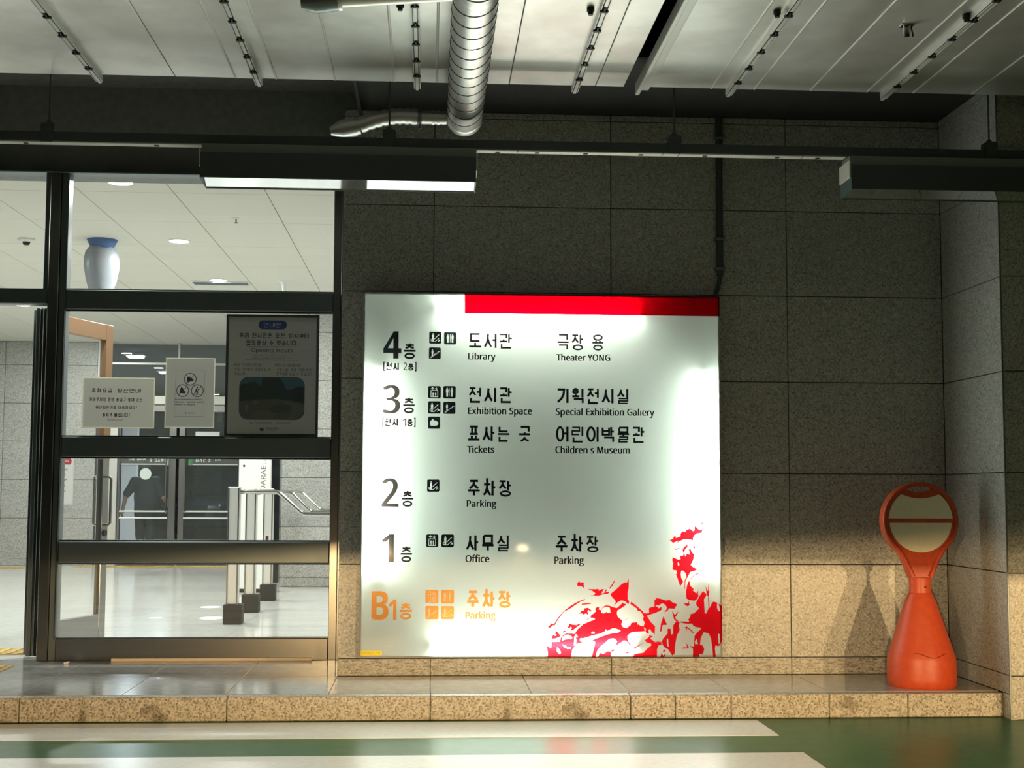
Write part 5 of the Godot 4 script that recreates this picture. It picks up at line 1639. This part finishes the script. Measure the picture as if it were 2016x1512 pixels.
# ---------------------------------------------------------------- the person: bones with radii, joined by a smooth minimum, meshed as surface nets
func nets(st: SurfaceTool, bones: Array, cell: float, soft: float) -> void:
	var lo := Vector3.ONE * 1e9
	var hi := -lo
	for b in bones:
		var r: float = maxf(b[2], b[3]) + soft + cell * 2
		lo = lo.min(b[0] - Vector3.ONE * r).min(b[1] - Vector3.ONE * r)
		hi = hi.max(b[0] + Vector3.ONE * r).max(b[1] + Vector3.ONE * r)
	var n := Vector3i(((hi - lo) / cell).ceil()) + Vector3i.ONE
	var f := PackedFloat32Array()
	f.resize(n.x * n.y * n.z)
	f.fill(1.0)
	for b in bones:
		var a: Vector3 = b[0]
		var c: Vector3 = b[1]
		var ra: float = b[2]
		var rc: float = b[3]
		var sq: Vector3 = b[4] if b.size() > 4 else Vector3.ONE
		var r := maxf(ra, rc) * maxf(1.0, maxf(sq.x, sq.z)) + soft + cell * 2
		var i0 := Vector3i(((a.min(c) - Vector3.ONE * r - lo) / cell).floor()).clamp(Vector3i.ZERO, n - Vector3i.ONE)
		var i1 := Vector3i(((a.max(c) + Vector3.ONE * r - lo) / cell).ceil()).clamp(Vector3i.ZERO, n - Vector3i.ONE)
		var ac := (c - a) / sq
		var l2 := maxf(ac.length_squared(), 1e-9)
		for z in range(i0.z, i1.z + 1):
			for y in range(i0.y, i1.y + 1):
				var at := (z * n.y + y) * n.x
				for x in range(i0.x, i1.x + 1):
					var p := (lo + Vector3(x, y, z) * cell - a) / sq
					var t := clampf(p.dot(ac) / l2, 0.0, 1.0)
					var d := (p - ac * t).length() - lerpf(ra, rc, t)
					var o := f[at + x]
					var h := maxf(soft - absf(o - d), 0.0) / soft
					f[at + x] = minf(o, d) - h * h * soft * 0.25
	var vert := {}
	var pos := PackedVector3Array()
	var nor := PackedVector3Array()
	var step_of := [1, n.x, n.x * n.y]
	for z in n.z - 1:
		for y in n.y - 1:
			for x in n.x - 1:
				var at := (z * n.y + y) * n.x + x
				var inside := 0
				for k in 8:
					if f[at + (k & 1) + ((k >> 1) & 1) * n.x + (k >> 2) * n.x * n.y] < 0:
						inside += 1
				if inside == 0 or inside == 8:
					continue
				var sum := Vector3.ZERO
				var cnt := 0
				for k in 8:
					for e in 3:
						if k & (1 << e):
							continue
						var k2 := k | (1 << e)
						var d0 := f[at + (k & 1) + ((k >> 1) & 1) * n.x + (k >> 2) * n.x * n.y]
						var d1 := f[at + (k2 & 1) + ((k2 >> 1) & 1) * n.x + (k2 >> 2) * n.x * n.y]
						if (d0 < 0) != (d1 < 0):
							var p := Vector3(k & 1, (k >> 1) & 1, k >> 2)
							p[e] += d0 / (d0 - d1)
							sum += p
							cnt += 1
				vert[at] = pos.size()
				pos.append(lo + (Vector3(x, y, z) + sum / cnt) * cell)
				nor.append(Vector3(f[at + 1] - f[at], f[at + n.x] - f[at], f[at + n.x * n.y] - f[at]).normalized())
	for at in vert:
		for e in 3:
			var a0: float = f[at]
			var a1: float = f[at + step_of[e]]
			if (a0 < 0) == (a1 < 0):
				continue
			var u: int = step_of[(e + 1) % 3]
			var v: int = step_of[(e + 2) % 3]
			if not (vert.has(at - u) and vert.has(at - v) and vert.has(at - u - v)):
				continue
			var q := [vert[at], vert[at - u], vert[at - u - v], vert[at - v]]
			if a0 < 0:
				q = [q[0], q[3], q[2], q[1]]
			for k in [0, 1, 2, 0, 2, 3]:
				st.set_normal(nor[q[k]])
				st.add_vertex(pos[q[k]])


func person() -> void:
	# seen from behind, walking away beyond the far door; y from the floor, facing -z
	var t := thing("person", "person in dark short-sleeved shirt and trousers seen from behind through the far door", "person", Vector3(-4.42, STEP, -21.45), deg_to_rad(-6.0))
	t.scale = Vector3.ONE * 0.93
	var v := func(x: float, y: float, z: float) -> Vector3: return Vector3(x, y, z)
	var hipl: Vector3 = v.call(-0.09, 0.88, 0)
	var hipr: Vector3 = v.call(0.09, 0.88, 0)
	var kl: Vector3 = v.call(-0.1, 0.48, -0.06)
	var kr: Vector3 = v.call(0.1, 0.48, -0.02)
	var al: Vector3 = v.call(-0.1, 0.08, -0.05)
	var ar: Vector3 = v.call(0.1, 0.1, 0.09)
	var sl: Vector3 = v.call(-0.185, 1.36, 0)
	var sr: Vector3 = v.call(0.185, 1.36, 0)
	var el: Vector3 = v.call(-0.33, 1.12, 0.02)
	var er: Vector3 = v.call(0.31, 1.11, 0.03)
	var wl: Vector3 = v.call(-0.4, 0.9, -0.06)
	var wr: Vector3 = v.call(0.36, 0.94, -0.14)
	var st := start()
	var flat := Vector3(1.3, 1, 0.8)
	var skin := [
		[v.call(0, 1.5, -0.01), v.call(0, 1.585, -0.015), 0.075, 0.092, Vector3(0.88, 1, 1.05)], [v.call(0, 1.36, 0.01), v.call(0, 1.48, 0), 0.058, 0.054],
		[v.call(0, 1.47, -0.045), v.call(0, 1.5, -0.06), 0.045, 0.05], [v.call(0, 1.5, -0.1), v.call(0, 1.53, -0.1), 0.014, 0.012],
		[v.call(-0.082, 1.53, 0.005), v.call(-0.086, 1.56, 0.012), 0.012, 0.016], [v.call(0.082, 1.53, 0.005), v.call(0.086, 1.56, 0.012), 0.012, 0.016],
		[v.call(0, 0.95, 0), v.call(0, 1.3, 0), 0.11, 0.125, flat], [hipl, kl, 0.08, 0.055], [hipr, kr, 0.08, 0.055], [kl, al, 0.05, 0.036], [kr, ar, 0.05, 0.036],
		[sl, el, 0.05, 0.04], [sr, er, 0.05, 0.04], [el, wl, 0.042, 0.028], [er, wr, 0.042, 0.028], [v.call(-0.1, 1.36, 0), sl, 0.05, 0.05], [v.call(0.1, 1.36, 0), sr, 0.05, 0.05],
	]
	nets(st, skin, 0.014, 0.03)
	# hands: palm, four fingers, thumb
	for s in [[wl, (wl - el).normalized(), -1.0], [wr, (wr - er).normalized(), 1.0]]:
		var w: Vector3 = s[0]
		var d: Vector3 = s[1]
		var across: Vector3 = d.cross(Vector3.RIGHT).normalized()
		var bones := [[w, w + d * 0.05, 0.026, 0.03], [w + d * 0.04 - across * 0.02, w + d * 0.085 - across * 0.024, 0.022, 0.02], [w + d * 0.04 + across * 0.02, w + d * 0.085 + across * 0.024, 0.022, 0.02]]
		var inward: Vector3 = Vector3(-s[2], 0, 0)
		for i in 4:
			var root: Vector3 = w + d * 0.09 + across * (i - 1.5) * 0.021
			var mid: Vector3 = root + d * [0.034, 0.04, 0.038, 0.03][i] + inward * 0.008
			bones.append([root, mid, 0.0095, 0.009])
			bones.append([mid, mid + d * 0.028 + inward * 0.018, 0.009, 0.0075])
		bones.append([w + d * 0.03 - across * 0.028, w + d * 0.065 - across * 0.055 + inward * 0.01, 0.012, 0.01])
		bones.append([w + d * 0.065 - across * 0.055 + inward * 0.01, w + d * 0.095 - across * 0.06 + inward * 0.02, 0.01, 0.008])
		nets(st, bones, 0.006, 0.008)
	part(t, "body", st.commit(), M.skin)
	var sh := start()
	nets(sh, [[v.call(0, 0.9, 0), v.call(0, 1.1, 0.005), 0.145, 0.14, flat], [v.call(0, 1.1, 0.005), v.call(0, 1.32, 0.01), 0.142, 0.14, flat], [v.call(-0.12, 1.36, 0.005), sl, 0.07, 0.075], [v.call(0.12, 1.36, 0.005), sr, 0.07, 0.075], [sl, sl.lerp(el, 0.85), 0.078, 0.068], [sr, sr.lerp(er, 0.85), 0.078, 0.068], [v.call(0, 1.38, 0.01), v.call(0, 1.425, 0.01), 0.078, 0.066]], 0.014, 0.04)
	part(t, "shirt", sh.commit(), M.navy)
	var tr := start()
	nets(tr, [[v.call(0, 0.86, 0), v.call(0, 0.96, 0), 0.125, 0.12, flat], [hipl, kl, 0.098, 0.072], [hipr, kr, 0.098, 0.072], [kl, al + Vector3(0, 0.02, 0), 0.07, 0.058], [kr, ar + Vector3(0, 0.02, 0), 0.07, 0.058]], 0.014, 0.03)
	part(t, "trousers", tr.commit(), M.trousers)
	var so := start()
	for q in [[al, 0.0], [ar, 0.035]]:
		var a: Vector3 = q[0]
		nets(so, [[Vector3(a.x, 0.04 + q[1], a.z + 0.05), Vector3(a.x, 0.035 + q[1] * 0.3, a.z - 0.14), 0.038, 0.034]], 0.012, 0.02)
	part(t, "shoes", so.commit(), M.rubber)
	var ha := start()
	nets(ha, [[v.call(0, 1.62, 0.0), v.call(0, 1.57, 0.02), 0.108, 0.108, Vector3(0.98, 1, 1.05)], [v.call(0, 1.57, 0.03), v.call(0, 1.5, 0.035), 0.098, 0.07]], 0.012, 0.03)
	part(t, "hair", ha.commit(), M.hair)


# ---------------------------------------------------------------- the cars whose headlamps light the foot of the wall, just below the picture
func headlamps() -> void:
	M.head_glow = glow(Color(1.0, 0.86, 0.66), 30.0)
	M.led = glow(Color(0.92, 0.96, 1.0), 30.0)
	car_nose("grey car nose with lit headlamps facing the directory", 0.25, -2.3, 0.69, 0.79, HEAD * 0.88, 0.045)
	car_nose("grey car nose with lit headlamps facing the bollard", 4.55, -1.9, 0.62, 0.74, HEAD * 0.95, 0.0)


const HEAD := 13.0


func car_nose(label: String, x: float, z: float, y: float, cut: float, energy: float, tilt: float) -> void:
	var t := thing("car_nose", label, "car", Vector3(x, 0, z), 0.0, "cars below the picture")
	# bonnet and bumper, a loft of rounded cross sections going back from the front
	var st := start()
	var rings := []
	for q in [[0.0, 0.3, 0.6, 0.8], [0.06, 0.24, 0.64, 0.86], [0.3, 0.22, 0.7, 0.9], [0.9, 0.22, 0.8, 0.92], [1.5, 0.22, 0.88, 0.92]]:
		var ring := []
		for p in [[-1, 0.15], [-1, 0.75], [-0.86, 0.95], [-0.4, 1.0], [0.4, 1.0], [0.86, 0.95], [1, 0.75], [1, 0.15], [0.9, 0], [-0.9, 0]]:
			ring.append(Vector3(p[0] * q[3], lerpf(q[1], q[2], p[1]), q[0]))
		rings.append(ring)
	for i in rings.size() - 1:
		for k in 10:
			var a: Vector3 = rings[i][k]
			quad(st, a, rings[i][(k + 1) % 10], rings[i + 1][(k + 1) % 10], rings[i + 1][k], Vector3(a.x, a.y - 0.5, -0.05))
	for e in [0, 4]:
		for k in range(1, 9):
			tri(st, rings[e][0], rings[e][k], rings[e][k + 1], Vector3.FORWARD if e == 0 else Vector3.BACK)
	part(t, "bonnet", st.commit(), M.car_grey)
	bar(t, "grille", Vector3(-0.4, 0.4, -0.02), Vector3(0.4, 0.52, 0.0), M.rubber, 0.004)
	for s in [-1.0, 1.0]:
		part(t, "wheel", lathe([Vector2(0, -0.1), Vector2(0.29, -0.1), Vector2(0.32, -0.07), Vector2(0.32, 0.07), Vector2(0.29, 0.1), Vector2(0, 0.1)], 28), M.rubber, Vector3(s * 0.8, 0.32, 0.85), Vector3(0, 0, PI / 2))
		var h := Node3D.new()
		h.name = "head_lamp"
		t.add_child(h, true)
		h.position = Vector3(s * 0.71, y, -0.04)
		# a reflector bowl whose lid cuts the beam off just above the level
		var lid: float = 0.002 + (cut - y) / 6.1 * 0.2
		bar(h, "lid", Vector3(-0.12, lid, -0.2), Vector3(0.12, lid + 0.012, 0.03), M.rubber).rotation.z = tilt
		bar(h, "floor_plate", Vector3(-0.12, -0.06, -0.1), Vector3(0.12, -0.03, -0.02), M.rubber)
		bar(h, "rear_plate", Vector3(-0.12, -0.06, 0.02), Vector3(0.12, lid, 0.03), M.steel_edge)
		part(h, "lamp_lens", lathe([Vector2(0, 0), Vector2(0.02, 0), Vector2(0.018, 0.006), Vector2(0, 0.008)], 24, 1.0, 1.0), M.head_glow, Vector3(0, -0.024, 0.02), Vector3(-PI / 2, 0, 0))
		area(h, Vector3(0, lid - 0.012, -0.205), Vector3.ZERO, Vector2(0.1, 0.05), Color(1.0, 0.86, 0.66), energy * 0.012)
		area(h, Vector3(0, 0.0, 0.0), Vector3.ZERO, Vector2(0.03, 0.003), Color(1.0, 0.83, 0.58), energy)
		for i in 6:
			bar(t, "led_lamp", Vector3(s * 0.62 + i * 0.03, 0.335, -0.012), Vector3(s * 0.62 + i * 0.03 + 0.014, 0.345, -0.004), M.led)
